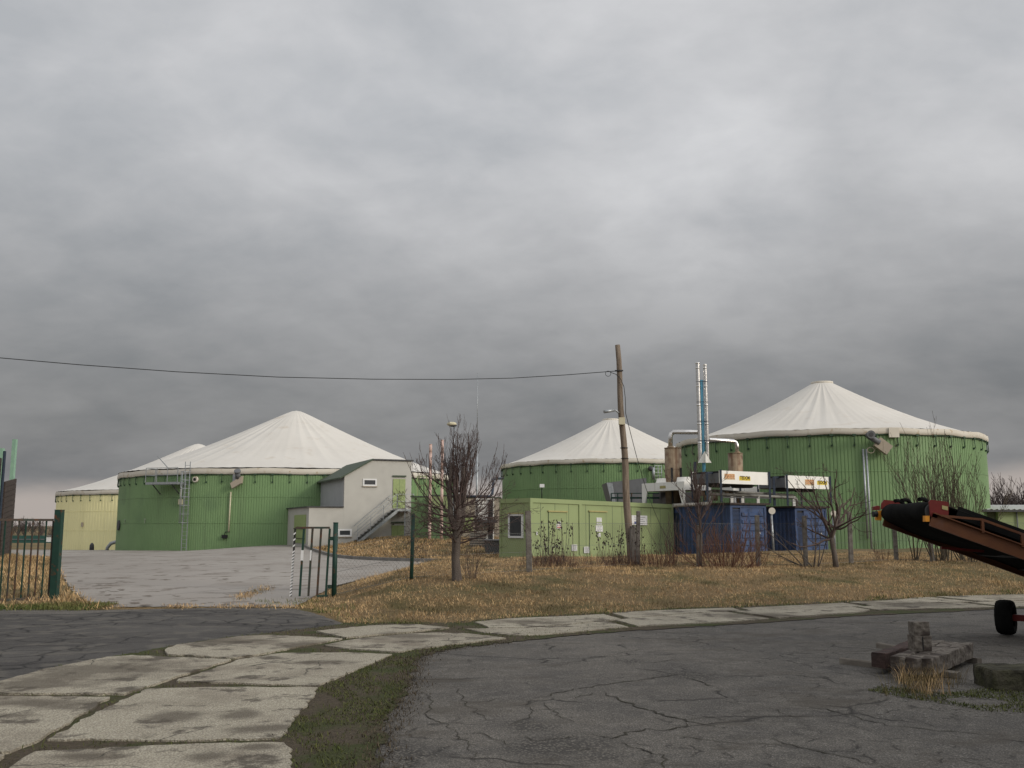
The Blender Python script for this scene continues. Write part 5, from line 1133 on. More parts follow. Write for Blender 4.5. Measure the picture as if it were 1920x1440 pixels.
# ------------------------------------------------------------------ GATE AND FENCE
def gates():
    b = T(101, 1124); Y = b[1]; top = W(114.5, 957, Y); g = thing('gate_post', 'thick peeling green steel post carrying the left gate leaf', 'post', b)
    MB().bar(b - UP * .2, A3(top[0] - .03, Y, top[2]), .15).build('tube', 'gate_green', g); MB().abox((top[0] - .11, top[0] + .05), (Y - .08, Y + .08), (top[2] + .001, top[2] + .015)).build('cap', 'gate_green', g)
    # left leaf
    a = A3(b[0] - .12, Y - .02, 0); d = A3(-2.05, -2.0, 0); e = a + d * 1.5; L = thing('gate_leaf', 'rusty barred gate leaf standing open at the left edge', 'gate', A3(a[0], a[1], .05), 'open gate leaves')
    zt = zat(975, Y); zb = zat(1123, Y) + .02
    fr = MB(); fr.bar(a + UP * zt, e + UP * zt, .05); fr.build('top_rail', 'gate_rust', L); MB().bar(a + UP * zb, e + UP * (zb - .02), .06).build('bottom_rail', 'gate_rust', L)
    n = 31
    for i in range(n + 1):
        p = a + (e - a) * (i / n); MB().bar(p + UP * (zb + .03), p + UP * (zt - .025), .027).build('bar', 'gate_rust' if i % 3 != 1 else 'gate_green', L)
    # right post and leaf
    b = T(626, 1119); Y = b[1]; zt = zat(981, Y); g = thing('gate_post', 'dark green round steel post carrying the right gate leaf', 'post', b)
    MB().tube([b - UP * .2, A3(b[0], Y, zt)], .055, 14).build('tube', 'gate_green', g); MB().tube([A3(b[0], Y, zt), A3(b[0], Y, zt + .02)], .058, 14).build('cap', 'gate_green', g)
    for z in (zt - .34, b[2] + .22): MB().abox((b[0] - .14, b[0] - .03), (Y - .03, Y + .03), (z - .04, z + .04)).build('hinge', 'gate_green', g)
    a = A3(b[0] - .13, Y, 0); e = A3(a[0] - .74, Y - .15, 0); L = thing('gate_leaf', 'narrow looking barred gate leaf with a black and white striped outer edge', 'gate', A3(a[0], Y, .05), 'open gate leaves')
    z1 = zt - .10; z0 = b[2] + .02; fr = MB(); fr.bar(a + UP * z1, e + UP * z1, .045); fr.build('rail', 'gate_rust', L)
    MB().bar(a + UP * z0, a + (e - a) * .35 + UP * z0, .04).build('bottom_rail', 'gate_green', L)
    for i in range(5):
        p = a + (e - a) * (i / 4); q = p + A3(-.05, 0, 0)
        if i < 4:
            o = MB().bar(q + UP * z0, p + UP * (z1 - .02), .042).build('bar', ['gate_green', 'gate_rust', 'gate_rust', 'gate_green'][i], L)
            if i in (2, 3):
                f = lambda t: q + (p - q) * t; tp = MB().bar(f(.52) + UP * (z0 + (z1 - z0) * .52) - A3(0, .012, 0), f(.67) + UP * (z0 + (z1 - z0) * .67) - A3(0, .012, 0), .05 if i == 3 else .035).build('tape', 'plate', o)
        else:
            k = 22; o = MB().bar(q + UP * z0, p + UP * (z1 - .02), .035).build('outer_bar', 'black', L); tw = MB()
            for j in range(k):
                t0, t1 = j / k, (j + .55) / k
                if j > 13 and j % 2: continue
                A_ = q + (p - q) * t0 + UP * (z0 + (z1 - .03 - z0) * t0); B_ = q + (p - q) * t1 + UP * (z0 + (z1 - .03 - z0) * t1)
                tw.prism([A_ + A3(-.024, -.022, 0), A_ + A3(.024, -.022, .035), B_ + A3(.024, -.022, .035), B_ + A3(-.024, -.022, 0)], (0, -.008, 0))
            tw.build('stripe_tape', 'plate', o)
gates()
def fence():
    spec = [(626, 1119, None), (771, 1086, 'g'), (993, 1072, 'c'), (1195.5, 1060, 'c'), (1310, 1063, 'c'), (1422, 1062, 'c'), (1511, 1061, 'c'), (1596, 1057, 'c'), (1681, 1051, 'c'), (1750, 1054, 'c'), (1848, 1057, 'c'), (1990, 1060, 'c')]
    tops = {771: (775, 963), 993: (990, 958), 1195.5: (1197, 958), 1310: (1309, 985), 1422: (1419, 966), 1511: (1508, 967), 1596: (1592, 960), 1681: (1676, 975), 1750: (1740, 985), 1848: (1845, 975), 1990: (1985, 975)}
    pts = []; B0 = T(771, 1086)
    root = thing('chain_link_fence', 'old chain link fence on weathered posts along the grass bank', 'fence', B0)
    for px, py, k in spec:
        b = T(px, py)
        if k:
            tx, ty = tops[px]; t = W(tx, ty, b[1])
            if k == 'g': o = MB().tube([b - UP * .3, t], .042, 12).build('post', 'gate_green', root); o['label'] = 'dark green steel fence post'
            else:
                w = .062 if px != 993 else .075; bb = MB().bar(b - UP * .3, t, w * 2, w * 1.7)
                V_ = bb.v; bb.v = [(x + random.uniform(-.006, .006), y, z) for x, y, z in V_]
                o = bb.build('post', 'post_conc', root, bevel=.02)
        pts.append(b)
    # wide stub beside the utility pole
    b = T(1187, 1058); t = W(1186.5, 986, b[1]); MB().bar(b - UP * .2, t, .17, .14).build('pole_stub', 'post_conc', root, bevel=.015)
    # mesh panels: two families of straight wires crossing at a slant, each ~3 mm thick
    ms = MB()
    def quadwire(p, q, w=.0021):
        w2 = A3(0, 0, w); ms.add([p - w2, q - w2, q + w2, p + w2], [(0, 1, 2, 3)])
    for i in range(len(pts) - 1):
        a, c = pts[i], pts[i + 1]; Hm = (1.0 if i == 0 else (.95 if i == 1 else 1.2)); L = np.linalg.norm((c - a)[:2]); d = (c - a) / L
        gap = .085; s = -Hm
        def at(u, v): return a + d * u + UP * (v + .03)
        while s < L:
            for sgn in (1, -1):
                # line from (s, 0) to (s+Hm, Hm), or mirrored
                u0, u1 = s, s + Hm * .75; v0, v1 = (0, Hm) if sgn == 1 else (Hm, 0)
                if u1 <= 0 or u0 >= L: continue
                if u0 < 0: t = -u0 / (u1 - u0); v0 = v0 + (v1 - v0) * t; u0 = 0
                if u1 > L: t = (L - u0) / (u1 - u0); v1 = v0 + (v1 - v0) * t; u1 = L
                quadwire(at(u0, v0), at(u1, v1))
            s += gap
        for v in (.02, Hm * .5, Hm): quadwire(at(0, v), at(L, v), .0035)
    ms.build('wire_mesh', 'wire', root)
fence()
# utility pole with cable
def pole():
    b = T(1184, 1057); Y = b[1]; top = W(1157.5, 647, Y + .2); root = thing('utility_pole', 'tall leaning weathered wooden utility pole in front of the light green cabin', 'pole', b)
    k = 14; pth = [b - UP * .3 + (top - b + UP * .3) * (i / k) + A3(.02 * sin(i * 1.1), 0, 0) for i in range(k + 1)]
    MB().tube(pth, [.122 - .042 * i / k for i in range(k + 1)], 14).build('shaft', 'wood_pole', root)
    f = lambda py: (lambda t: b + (top - b) * t)((zat(py, Y) - b[2]) / (top[2] - b[2]))
    c = f(790); MB().box(c, (1, 0, 0), (0, 1, 0), (-.13, .06), (-.26, -.11), (-.11, .11)).build('junction_box', 'cream', root)
    c = f(771); MB().tube([c + A3(-.1, -.1, -.05), c + A3(-.2, -.12, .03), c + A3(-.33, -.15, .02)], .03, 8).build('bracket', 'steel', root); MB().tube([c + A3(-.25, -.13, .035), c + A3(-.58, -.3, -.04)], .05, 10).build('camera', 'steel', root)
    c = f(694); MB().tube([c + A3(.12, -.08, 0), c + A3(-.14, -.1, -.01)], .025, 8).build('hook', 'black', root)
    for py in (840, 860): q = f(py); MB().tube([q, q + UP * .02], .125, 14).build('binding', 'black', root)
    # service cable falling from the box towards the ground
    a = f(775) + A3(.11, -.1, 0); e = T(1275, 1050); pts = []
    for t in np.linspace(0, 1, 20): pts.append(a + (e - a) * t + A3(-.35 * sin(pi * t) * .6, 0, -.25 * sin(pi * t)))
    hang = [f(697) + A3(-.3, -.1, 0), f(700) + A3(-.12, -.12, -.02), f(710) + A3(.02, -.14, 0), f(725) + A3(.11, -.12, 0), f(745) + A3(.13, -.1, 0), f(765) + A3(.12, -.12, 0), a]
    tag(MB().tube(hang + pts[1:], .011, 5).build('service_cable', 'black'), 'thin cable looping down the utility pole and on to the ground', 'cable')
    c = f(697) + A3(-.36, -.1, -.05); MB().tube([c + A3(.085 * cos(t), 0, .085 * sin(t)) for t in np.linspace(0, 2 * pi, 20)], .008, 5, False).build('cable_coil', 'black', root)
    a = f(695) + A3(-.12, -.1, 0); m = W(890, 711, 34); e = W(0, 671, 26); ext = W(-300, 655, 23)
    P_ = [np.array(q) for q in (a, W(1060, 703, 32.5), W(960, 709, 34) * 0 + W(960, 709, 31.5), W(850, 711.5, 30.5), W(700, 711, 29.5), W(520, 707, 28.5), W(330, 697, 27.5), W(150, 684, 26.6), W(0, 671, 26), W(-300, 640, 24.5))]
    tag(MB().tube(P_, .012, 5).build('overhead_cable', 'black'), 'single thin overhead cable sagging from the utility pole to the left', 'cable')
pole()
# ------------------------------------------------------------------ left edge: plank wall on green posts
def plank_wall():
    f = W(23, 1010, 53); n_ = W(3, 1000, 44); w = thing('plank_wall', 'high dark plank wall between tall pale green posts at the far left edge', 'wall', A3(f[0], f[1], h(f[0], f[1])))
    zf, zn = zat(897, 53), zat(903, 44); z0 = h(f[0], f[1]) - .2
    k = MB(); N_ = 16
    for i in range(N_):
        a = i / N_; b = (i + .93) / N_
        k.prism([A3(f[0], 53, z0 + (zf - z0) * a), A3(n_[0], 44, z0 + (zn - z0) * a), A3(n_[0], 44, z0 + (zn - z0) * b), A3(f[0], 53, z0 + (zf - z0) * b)], (-.08 - .02 * (i % 2), -.03, 0))
    k.build('boards', 'plank', w)
    e = W(-60, 990, 36); ze = zat(860, 44); k = MB()
    for i in range(N_):
        a = i / N_; b = (i + .93) / N_
        k.prism([A3(n_[0] - .15, 43.9, z0 + (ze - z0) * a), A3(e[0], 36, z0 + (ze - z0) * a), A3(e[0], 36, z0 + (ze - z0) * b), A3(n_[0] - .15, 43.9, z0 + (ze - z0) * b)], (-.08, -.03, 0))
    k.build('boards', 'plank', w)
    p = W(30, 824, 52.8); MB().abox((p[0] - .1 + .0, p[0] + .1), (52.6, 52.8), (z0, zat(824, 52.8))).build('post', 'pale_green', w)
    p = W(7, 841, 43.8); o = MB().abox((p[0] - .1, p[0] + .06), (43.6, 43.8), (z0, zat(841, 43.8))).build('post', 'pale_green', w)
    MB().abox((p[0] + .065, p[0] + .13), (43.65, 43.8), (z0, zat(846, 43.8))).build('post', 'dkblue', w)
plank_wall()
# ------------------------------------------------------------------ BARE TREES
class Twigs:
    def __init__(s): s.b = MB()
    def grow(s, p, d, L, r, depth, rnd, trop=(0, 0, .25), wob=.18, kids=(3, 5), spread=.7, ratio=.6, seg=6, sides=4, minr=.0035, kidfrom=.25, up=None):
        pts = [np.array(p, float)]; rs = [r]; d = np.array(d, float); d /= np.linalg.norm(d); step = L / seg
        for i in range(seg):
            d = d + A3(rnd.gauss(0, wob), rnd.gauss(0, wob), rnd.gauss(0, wob) * .7) * .5 + np.array(trop) * (.8 / seg * 2); d /= np.linalg.norm(d)
            pts.append(pts[-1] + d * step); rs.append(max(minr * .8, r * (1 - .75 * (i + 1) / seg)))
        s.b.tube(pts, rs, sides if r > .012 else 3, False)
        if depth <= 0: return
        k = rnd.randint(*kids)
        for j in range(k):
            t = kidfrom + (1 - kidfrom) * (j + rnd.random()) / k; i = min(seg - 1, int(t * seg)); q = pts[i] + (pts[i + 1] - pts[i]) * (t * seg - i)
            dd = pts[i + 1] - pts[i]; dd /= np.linalg.norm(dd)
            side = A3(rnd.gauss(0, 1), rnd.gauss(0, 1), rnd.gauss(0, .6)); side -= dd * np.dot(side, dd); side /= np.linalg.norm(side) + 1e-6
            nd_ = dd * cos(spread) + side * sin(spread) * rnd.uniform(.6, 1.2)
            s.grow(q, nd_, L * ratio * rnd.uniform(.6, 1.15) * (1.1 - .4 * t), max(minr, min(r * .6, rs[i] * .7)), depth - 1, rnd, trop, wob, kids, spread, ratio, max(4, seg - 1), sides, minr, kidfrom)
def fruit_tree():
    b = T(858, 1088); rnd = random.Random(21); root = thing('fruit_tree', 'bare pruned fruit tree with dense upright shoots standing before the fence', 'tree', b)
    tr = MB(); top = b + A3(.03, 0, 1.3)
    tr.tube([b - UP * .15 + A3(0, 0, 0), b + A3(-.02, 0, .05), b + A3(-.05, 0, .5), b + A3(-.03, 0, .95), b + A3(.0, 0, 1.4), b + A3(.02, 0, 1.9)], [.15, .112, .09, .10, .08, .05], 12)
    tr.tube([b + A3(-.03, 0, .9), b + A3(.08, .05, 1.3), b + A3(.13, .05, 1.9), b + A3(.12, 0, 2.5)], [.08, .07, .055, .035], 8); tr.tube([b + A3(-.03, 0, 1.0), b + A3(-.16, -.05, 1.4), b + A3(-.2, 0, 2.0), b + A3(-.16, 0, 2.6)], [.08, .06, .05, .03], 8)
    tr.build('trunk', 'bark', root); t = Twigs()
    # scaffold limbs, first out then upward
    for i in range(30):
        a = i * 2.4 + rnd.uniform(-.3, .3); z = .75 + 1.25 * (i / 30) + rnd.uniform(-.1, .1); el = rnd.uniform(-.05, .35) if i < 18 else rnd.uniform(.3, .9)
        t.grow(b + A3(-.02, 0, z), (cos(a) * cos(el), sin(a) * cos(el) * .9, sin(el)), rnd.uniform(.75, 1.2), .022, 3, rnd, (0, 0, .14 if i < 14 else .5), .30, (3, 5), .8, .58, minr=.0036)
    for i in range(26):        # fine drooping side growth low in the crown
        a = i * 2.39 + rnd.uniform(-.3, .3); z = rnd.uniform(.8, 1.7)
        t.grow(b + A3(-.02 + .1 * cos(a), .08 * sin(a), z), (cos(a), sin(a) * .8, rnd.uniform(-.15, .25)), rnd.uniform(.7, 1.45), .013, 3, rnd, (0, 0, .06), .36, (3, 4), .85, .55, minr=.0034)
    # upright shoots
    for i in range(32):
        a = rnd.uniform(0, 2 * pi); q = rnd.uniform(.02, .26); z = rnd.uniform(1.2, 2.2)
        t.grow(b + A3(cos(a) * q, sin(a) * q, z), (cos(a) * .2, sin(a) * .2, 1), rnd.uniform(.75, 1.35), .015, 2, rnd, (0, 0, .75), .14, (3, 5), .5, .5, minr=.0036)
    for a in (0.15, .5, 2.7, 3.0, 3.4, -.2, .9, 2.3):        # tall whips at the sides
        t.grow(b + A3(cos(a) * .45, sin(a) * .2, rnd.uniform(1.3, 1.9)), (cos(a) * .85, sin(a) * .2, .6), rnd.uniform(1.0, 1.35), .014, 2, rnd, (0, 0, .6), .12, (3, 4), .4, .45, minr=.0045)
    t.b.build('crown', 'twig', root)
    return root
fruit_tree()
def bush(px, py, label, n, L, r, seed, mt='twig', spread=.35, depth=2, name='bare_shrub', cat='shrub', trop=(0, 0, .45), kids=(2, 4), base=.12, minr=.005, wob=.14, ksp=.5, trunk=None):
    b = T(px, py); rnd = random.Random(seed); root = thing(name, label, cat, b); t = Twigs()
    if trunk:
        tr = MB(); tr.tube([b - UP * .15] + [b + A3(*q) for q in trunk[0]], trunk[1], 9); tr.build('trunk', 'bark', root)
    for i in range(n):
        a = rnd.uniform(0, 2 * pi); q = rnd.uniform(0, base); sp_ = abs(rnd.gauss(0, spread))
        o = b + A3(cos(a) * q, sin(a) * q, -.03)
        if trunk: o = b + A3(*trunk[0][rnd.randrange(1, len(trunk[0]))])
        t.grow(o, (cos(a) * sin(sp_), sin(a) * sin(sp_), cos(sp_)), rnd.uniform(*L), r, depth, rnd, trop, wob, kids, ksp, .5, minr=minr)
    t.b.build('crown' if trunk else 'stems', mt, root); return root
bush(1314, 1064, 'thin bare tree with reddish twigs in front of the first blue container', 34, (.6, 1.35), .015, 31, 'twig', .6, 3, 'young_tree', 'tree', trunk=([(0, 0, .3), (.03, 0, .9), (0, 0, 1.3), (-.03, 0, 1.8)], [.05, .045, .04, .032, .02]), kids=(2, 4), minr=.0045)
bush(1568, 1064, 'gnarled bare tree with crooked spreading limbs before the second blue container', 15, (1.3, 2.0), .035, 32, 'twig', 1.1, 3, 'gnarled_tree', 'tree', trop=(0, 0, .18), wob=.4, trunk=([(-.03, 0, .35), (-.1, 0, .8), (.02, 0, 1.1), (.1, 0, 1.5)], [.09, .075, .06, .05, .035]), kids=(2, 3), minr=.006, ksp=.8)
bush(1716, 1050, 'slim bare sapling at the left of the tall shrubs before the right tank', 6, (1.2, 2.2), .02, 33, 'twig_ol', .35, 2, 'sapling', 'tree', minr=.006)
bush(1768, 1052, 'tall multi stemmed bare shrub right behind the conveyor head', 20, (1.8, 3.3), .022, 34, 'twig_ol', .36, 2, kids=(4, 7), base=.45, minr=.006)
bush(1822, 1052, 'tall bare shrub at the right edge of the right tank', 17, (1.8, 3.1), .020, 35, 'twig_ol', .32, 2, kids=(4, 6), base=.4, minr=.006)
bush(1262, 1058, 'low fan of bare stems at the right corner of the cabin', 22, (.7, 1.6), .008, 36, 'twig', .35, 1, minr=.005, base=.3)
bush(1360, 1062, 'tangled reddish brush at the foot of the first blue container', 90, (.5, 1.25), .010, 37, 'redstem', .9, 2, 'brush', minr=.005, base=.9)
bush(1240, 1062, 'low reddish brush to the right of the utility pole', 60, (.2, .55), .007, 38, 'redstem', .7, 1, 'brush', minr=.004, base=.5)
bush(1655, 1050, 'small dry bush below the drop pipes of the right tank', 16, (.3, .6), .006, 39, 'redstem', .6, 1, 'brush', minr=.004, base=.25)
bush(1525, 1063, 'leaning dead branches at the foot of the second blue container', 9, (.8, 1.7), .02, 40, 'bark', .8, 1, 'dead_branches', 'branches', trop=(-.1, 0, .1), minr=.008, base=.3)
bush(1420, 1064, 'sparse brown brush around the post before the blue container door', 26, (.3, .9), .007, 71, 'redstem', .7, 1, 'brush', minr=.004, base=.5)
bush(885, 1085, 'little bare shrub at the foot of the fruit tree', 16, (.35, .8), .006, 41, 'twig', .4, 1, minr=.004, base=.15)
bush(600, 1012, 'low twiggy plant on the kerb of the mound', 10, (.3, .8), .02, 42, 'twig', .5, 1, minr=.012, base=.6)
def weeds(px, py, label, n, seed, hgt):
    b = T(px, py); rnd = random.Random(seed); root = thing('seed_head_weeds', label, 'weeds', b, 'dry weeds with dark seed heads'); s = MB(); hd = MB(); lo = MB()
    for i in range(n):
        o = b + A3(rnd.gauss(0, .38), rnd.gauss(0, .15), -.02); t = o + A3(rnd.gauss(0, .12), rnd.gauss(0, .08), rnd.uniform(*hgt)); m = (o + t) / 2 + A3(rnd.gauss(0, .03), 0, 0)
        s.tube([o, m, t], [.006, .005, .004], 3, False)
        for k in range(rnd.randint(2, 7)):
            c = t + A3(rnd.gauss(0, .035), rnd.gauss(0, .02), -rnd.uniform(0, .30)); hd.ball(c, rnd.uniform(.009, .02), 6, (1, 1, 1.7))
    for i in range(n * 9):
        o = b + A3(rnd.gauss(0, .42), rnd.gauss(0, .15), -.02); lo.tube([o, o + A3(rnd.gauss(0, .08), rnd.gauss(0, .08), rnd.uniform(.1, .5))], [.005, .003], 3, False)
    s.build('stems', 'twig', root); hd.build('seed_heads', 'black_seed', root); lo.build('low_stalks', 'redstem', root)
M['black_seed'] = mat('dark_seed', (0.035, 0.022, 0.018), None, .9)
weeds(1035, 1064, 'large clump of dry weeds with dark seed heads before the first cabin door', 46, 51, (.65, 1.4))
weeds(1160, 1060, 'smaller clump of dry weeds left of the utility pole', 28, 52, (.6, 1.25))
weeds(1208, 1060, 'very thin clump of dry weeds right at the stub beside the utility pole', 8, 53, (.5, .9))
# ------------------------------------------------------------------ far background
def background():
    rnd = random.Random(9)
    # far-off winter trees
    def far_tree(px, yt, Y, label, n=40, grp='distant bare trees', spread=.5):
        b = W(px, 985, Y); zb = -1.2 if px < 960 else -.2; H = zat(yt, Y) - zb; root = thing('distant_tree', label, 'tree', A3(b[0], Y, zb), grp); t = Twigs(); tr = MB()
        tr.tube([A3(b[0], Y, zb), A3(b[0], Y, zb + H * .45)], [H * .03, H * .015], 6); tr.build('trunk', 'far_wood', root)
        for i in range(n):
            a = rnd.uniform(0, 2 * pi); sp_ = abs(rnd.gauss(0, spread)) + .1
            t.grow(A3(b[0], Y, zb + H * rnd.uniform(.12, .42)), (cos(a) * sin(sp_), sin(a) * sin(sp_), cos(sp_)), H * rnd.uniform(.35, .62), H * .008, 2, rnd, (0, 0, .3), .2, (3, 5), .6, .5, minr=H * .0035, seg=4)
        t.b.build('crown', 'far_wood', root)
    labs = ['leftmost distant bare tree behind the left gate leaf', 'low distant bush tree left of the tallest one behind the gate', 'tallest reddish distant tree behind the left gate leaf', 'distant bush tree right of the tallest behind the gate', 'distant tree above the small white shed', 'last distant tree beside the yellow tank']
    for (px, yt), l in zip(((22, 980), (34, 970), (47, 966), (62, 972), (78, 975), (98, 985)), labs): far_tree(px, yt, 170, l, 24, spread=.8)
    for px, yt, l in ((1878, 905, 'slender distant tree just right of the right tank'), (1896, 912, 'distant tree in the gap above the tin roofed shed'), (1922, 898, 'tallest distant tree cut by the right edge of the view'), (1868, 925, 'small distant tree touching the edge of the right tank'), (1908, 920, 'low distant tree between the taller ones at the right edge')): far_tree(px, yt, 85, l, 26, 'distant bare trees on the right', .4)
    # long dark green fence and white shed far left
    a = W(25, 1003, 150); b = W(108, 1003, 150); f = thing('far_fence', 'long dark green fence far away behind the left gate leaf', 'fence', A3(a[0], 150, zat(1018, 150)))
    MB().abox((a[0] - 30, b[0] + 3), (150, 150.1), (zat(1018, 150), zat(1004, 150))).build('panel', 'fence_far', f)
    MB().abox((a[0] - 30, b[0] + 3), (149.9, 149.98), (zat(1012, 150), zat(1010.5, 150))).build('rail', 'grey', f)
    a = W(86, 1005, 140); t = thing('small_shed', 'tiny white shed far away beside the yellow tank', 'shed', A3(a[0], 140, zat(1014, 140))); c = W(104, 1005, 140)
    MB().abox((a[0], c[0]), (140, 143), (zat(1016, 140), zat(1005.5, 140))).build('wall', 'plate', t); MB().abox((a[0] - .2, c[0] + .2), (139.8, 143.2), (zat(1005.5, 140) + .01, zat(1004, 140))).build('roof', 'grey', t)
    # shed behind the conveyor
    Y = 58; a = W(1795, 952, Y); z = zat(956, Y); x1 = a[0] + 22; sh = thing('long_shed', 'long light green shed with pale corrugated roof at the right edge', 'shed', A3(a[0] + 5, Y, 0))
    xm = W(1871, 960, Y)[0]
    MB().abox((xm, x1), (Y, Y + 8), (-.5, z)).build('wall', 'cont_green', sh); MB().abox((a[0], xm - .003), (Y + .3, Y + 8), (-.5, z)).build('annex_wall', 'olive', sh)
    vs = []; fs = []; n = 200
    for i in range(n):
        x = a[0] - .3 + (x1 - a[0] + .6) * i / (n - 1); dz = .035 * sin(i * pi / 1.5)
        vs += [(x, Y - .4, z + .02 + dz), (x, Y + 8.3, z + .45 + dz)]
    for i in range(n - 1): fs.append((2 * i, 2 * i + 2, 2 * i + 3, 2 * i + 1))
    MB().add(vs, fs).build('corrugated_roof', 'tin', sh)
    MB().abox((a[0] - .3, x1), (Y - .42, Y - .4), (z - .12, z + .0)).build('fascia', 'dkgrey', sh)
    for px in (1905, 1945): q = W(px, 960, Y); MB().tube([(q[0], Y - .07, -.3), (q[0], Y - .07, z - .1)], .04, 6).build('downpipe', 'grey', sh)
    a = W(1880, 949, 75); t = thing('red_roof_house', 'house with dull red roof just showing behind the tin roofed shed', 'house', A3(a[0] + 6, 75, 0)); zz = zat(949, 75)
    MB().abox((a[0] + .4, a[0] + 14), (75.4, 81), (-.3, zz - .9)).build('wall', 'tan', t); MB().prism([(a[0], 75, zz - .85), (a[0], 81.5, zz - .85), (a[0], 78.2, zz)], (15, 0, 0)).build('roof', 'redroof', t)
M['olive'] = mat('olive_cladding', (0.13, 0.14, 0.085), (0.10, 0.11, 0.065), .8)
M['redroof'] = mat('dull_red_roof', (0.20, 0.07, 0.055), None, .8)
background()
def shade_blocker():  # unseen building added to keep sky and sun off the right foreground
    t = thing('shade_blocker', 'low plastered building added out of view on the right to shade the foreground', 'shade_blocker', (17, 0, 0)); x0, x1, y0, y1, H_ = 11.6, 22, -22, 13.5, 4.2
    MB().abox((x0, x1), (y0, y1), (-.2, H_)).build('wall', 'render', t)
    MB().prism([(x0 - .5, y0 - .4, H_ + .01), (x1 + .5, y0 - .4, H_ + .01), ((x0 + x1) / 2, y0 - .4, H_ + 2.4)], (0, y1 - y0 + .8, 0)).build('roof', 'redroof', t)
    MB().abox((x0 - .06, x0 - .005), (-6, -2.6), (0, 3.2)).build('door', 'plank', t)
    for y in (3, 8): MB().abox((x0 - .05, x0 - .005), (y, y + 1.4), (1.3, 2.3)).build('window', 'glass', t)
shade_blocker()
# ------------------------------------------------------------------ CONVEYOR
def conveyor():
    YN, YF = 13.0, 14.7; N_ = lambda px, py: W(px, py, YN); Fr = lambda px, py: W(px, py, YF)
    base = A3(N_(2300, 1150)[0], 14, 0); root = thing('belt_conveyor', 'orange and red mobile belt conveyor with black rubber belt slanting in from the right edge', 'conveyor', base)
    hn = N_(1752, 962); D = (N_(1920, 1035) - N_(1745, 972)); D /= np.linalg.norm(D); L = 7.6; Nrm = A3(-D[2], 0, D[0]); Nrm /= np.linalg.norm(Nrm); Yv = A3(0, 1, 0)
    # near and far side beams (C sections)
    for (y0, s, nm) in ((YN, 1, 'side_beam'), (YF - .06, -1, 'side_beam')):
        P = A3(N_(1746, 973)[0], y0, N_(1746, 973)[2]); b = MB()
        b.box(P, D, Yv, (0, L), (0, .02), (-.085, .075), Nrm); b.box(P, D, Yv, (0, L), (-.05, .0), (.076, .09), Nrm); b.box(P, D, Yv, (0, L), (-.05, 0), (-.1, -.086), Nrm)
        b.build(nm, 'orange', root)
    P = A3(N_(1746, 973)[0], YN, N_(1746, 973)[2])
    # hand rail on near side
    hr = MB(); a = N_(1762, 967); m = N_(1838, 974); e = m + D * 6.5; off = A3(0, -.03, 0)
    hr.bar(a + off, m + off, .03); hr.bar(m + off, e + off, .032); HR = hr.build('guard_bar', 'orange', root)
    for k in range(8):
        q = m + D * (.55 * k + .01) + off; MB().bar(q, q - UP * .17, .035).build('guard_post', 'orange', HR)
    # belt: carrying run (slightly troughed), return run, wrapped round the head drum
    R = .135; c_n = A3(N_(1757, 960)[0], YN + .1, N_(1757, 960)[2]); c_f = c_n + Yv * (YF - YN - .2)
    dr = MB(); dr.tube([c_n - Yv * .03, c_f + Yv * .03], R - .012, 28); dr.build('head_drum', 'dkgrey', root)
    bt = MB(); prof = []; 
    for s in np.linspace(4.6, 0, 18): prof.append(c_n + D * s + Nrm * R)
    for t in np.linspace(0, pi, 12): prof.append(c_n + Nrm * R * cos(t) - D * R * sin(t))
    for s in np.linspace(.05, 4.6, 18): prof.append(c_n + D * s - Nrm * (R + .03 * sin(min(1, s) * pi)))
    vs = []; nw = 9; rn = random.Random(8)
    for i, p in enumerate(prof):
        for k in range(nw):
            u = k / (nw - 1); bulge = .008 * sin(i * .9 + k * 1.3) + .006 * rn.random()
            out = p - c_n; out[1] = 0
            nn = Nrm if i < 18 else (-Nrm if i > 29 else (out / (np.linalg.norm(out) + 1e-6)))
            vs.append(p + Yv * (u * (YF - YN - .2)) + nn * bulge)
    fs = [(i * nw + k, i * nw + k + 1, (i + 1) * nw + k + 1, (i + 1) * nw + k) for i in range(len(prof) - 1) for k in range(nw - 1)]
    bt.add(vs, fs, True); B = bt.build('belt', 'rubber', root); so = B.modifiers.new('solid', 'SOLIDIFY'); so.thickness = .014
    # folded skirt rubber on top of the head
    rb = MB()
    for y, h_ in ((.35, .05), (.95, .055), (1.2, .045)):
        rb.tube([c_n + Yv * (y + .07 * k) + Nrm * (R + .02 + h_ * sin(k * .8)) - D * (.10 - .07 * k) for k in range(5)], .028, 8)
    rb.build('rubber_folds', 'rubber', B)
    # sides of the belt trough in black
    tr = MB(); tr.box(c_n, D, Yv, (.30, 5.5), (.0, .02), (.03, .19), Nrm); tr.box(c_n, D, Yv, (.30, 5.5), (YF - YN - .22, YF - YN - .2), (.03, .19), Nrm); tr.box(c_n, D, Yv, (.30, 5.5), (.02, YF - YN - .22), (-.07, -.04), Nrm); tr.build('trough', 'rubber', root)
    # red bearing plates
    for (f, pts, nm) in ((N_, [(1742, 941), (1745, 937), (1776, 940.5), (1779, 943), (1778.5, 967), (1758, 967), (1757, 972), (1745, 968)], 'bearing_plate'), (Fr, [(1652, 955), (1653, 944), (1658, 937), (1690, 940), (1694, 943), (1694, 956)], 'bearing_plate')):
        MB().prism([f(*p) for p in pts], (0, .025, 0)).build(nm, 'red', root)
    MB().prism([N_(*p) + A3(0, -.004, 0) for p in ((1766, 947.5), (1777, 950), (1777, 957), (1766, 954.5))], (0, -.003, 0)).build('name_strip', 'trim_yel', root)
    MB().prism([N_(*p) for p in ((1735, 967), (1743, 967), (1743, 978), (1735, 978))], (0, .08, 0)).build('end_block', 'bright_orange', root)
    MB().prism([Fr(*p) for p in ((1644, 959), (1653, 957), (1653, 976), (1644, 975))], (0, .08, 0)).build('end_block', 'bright_orange', root)
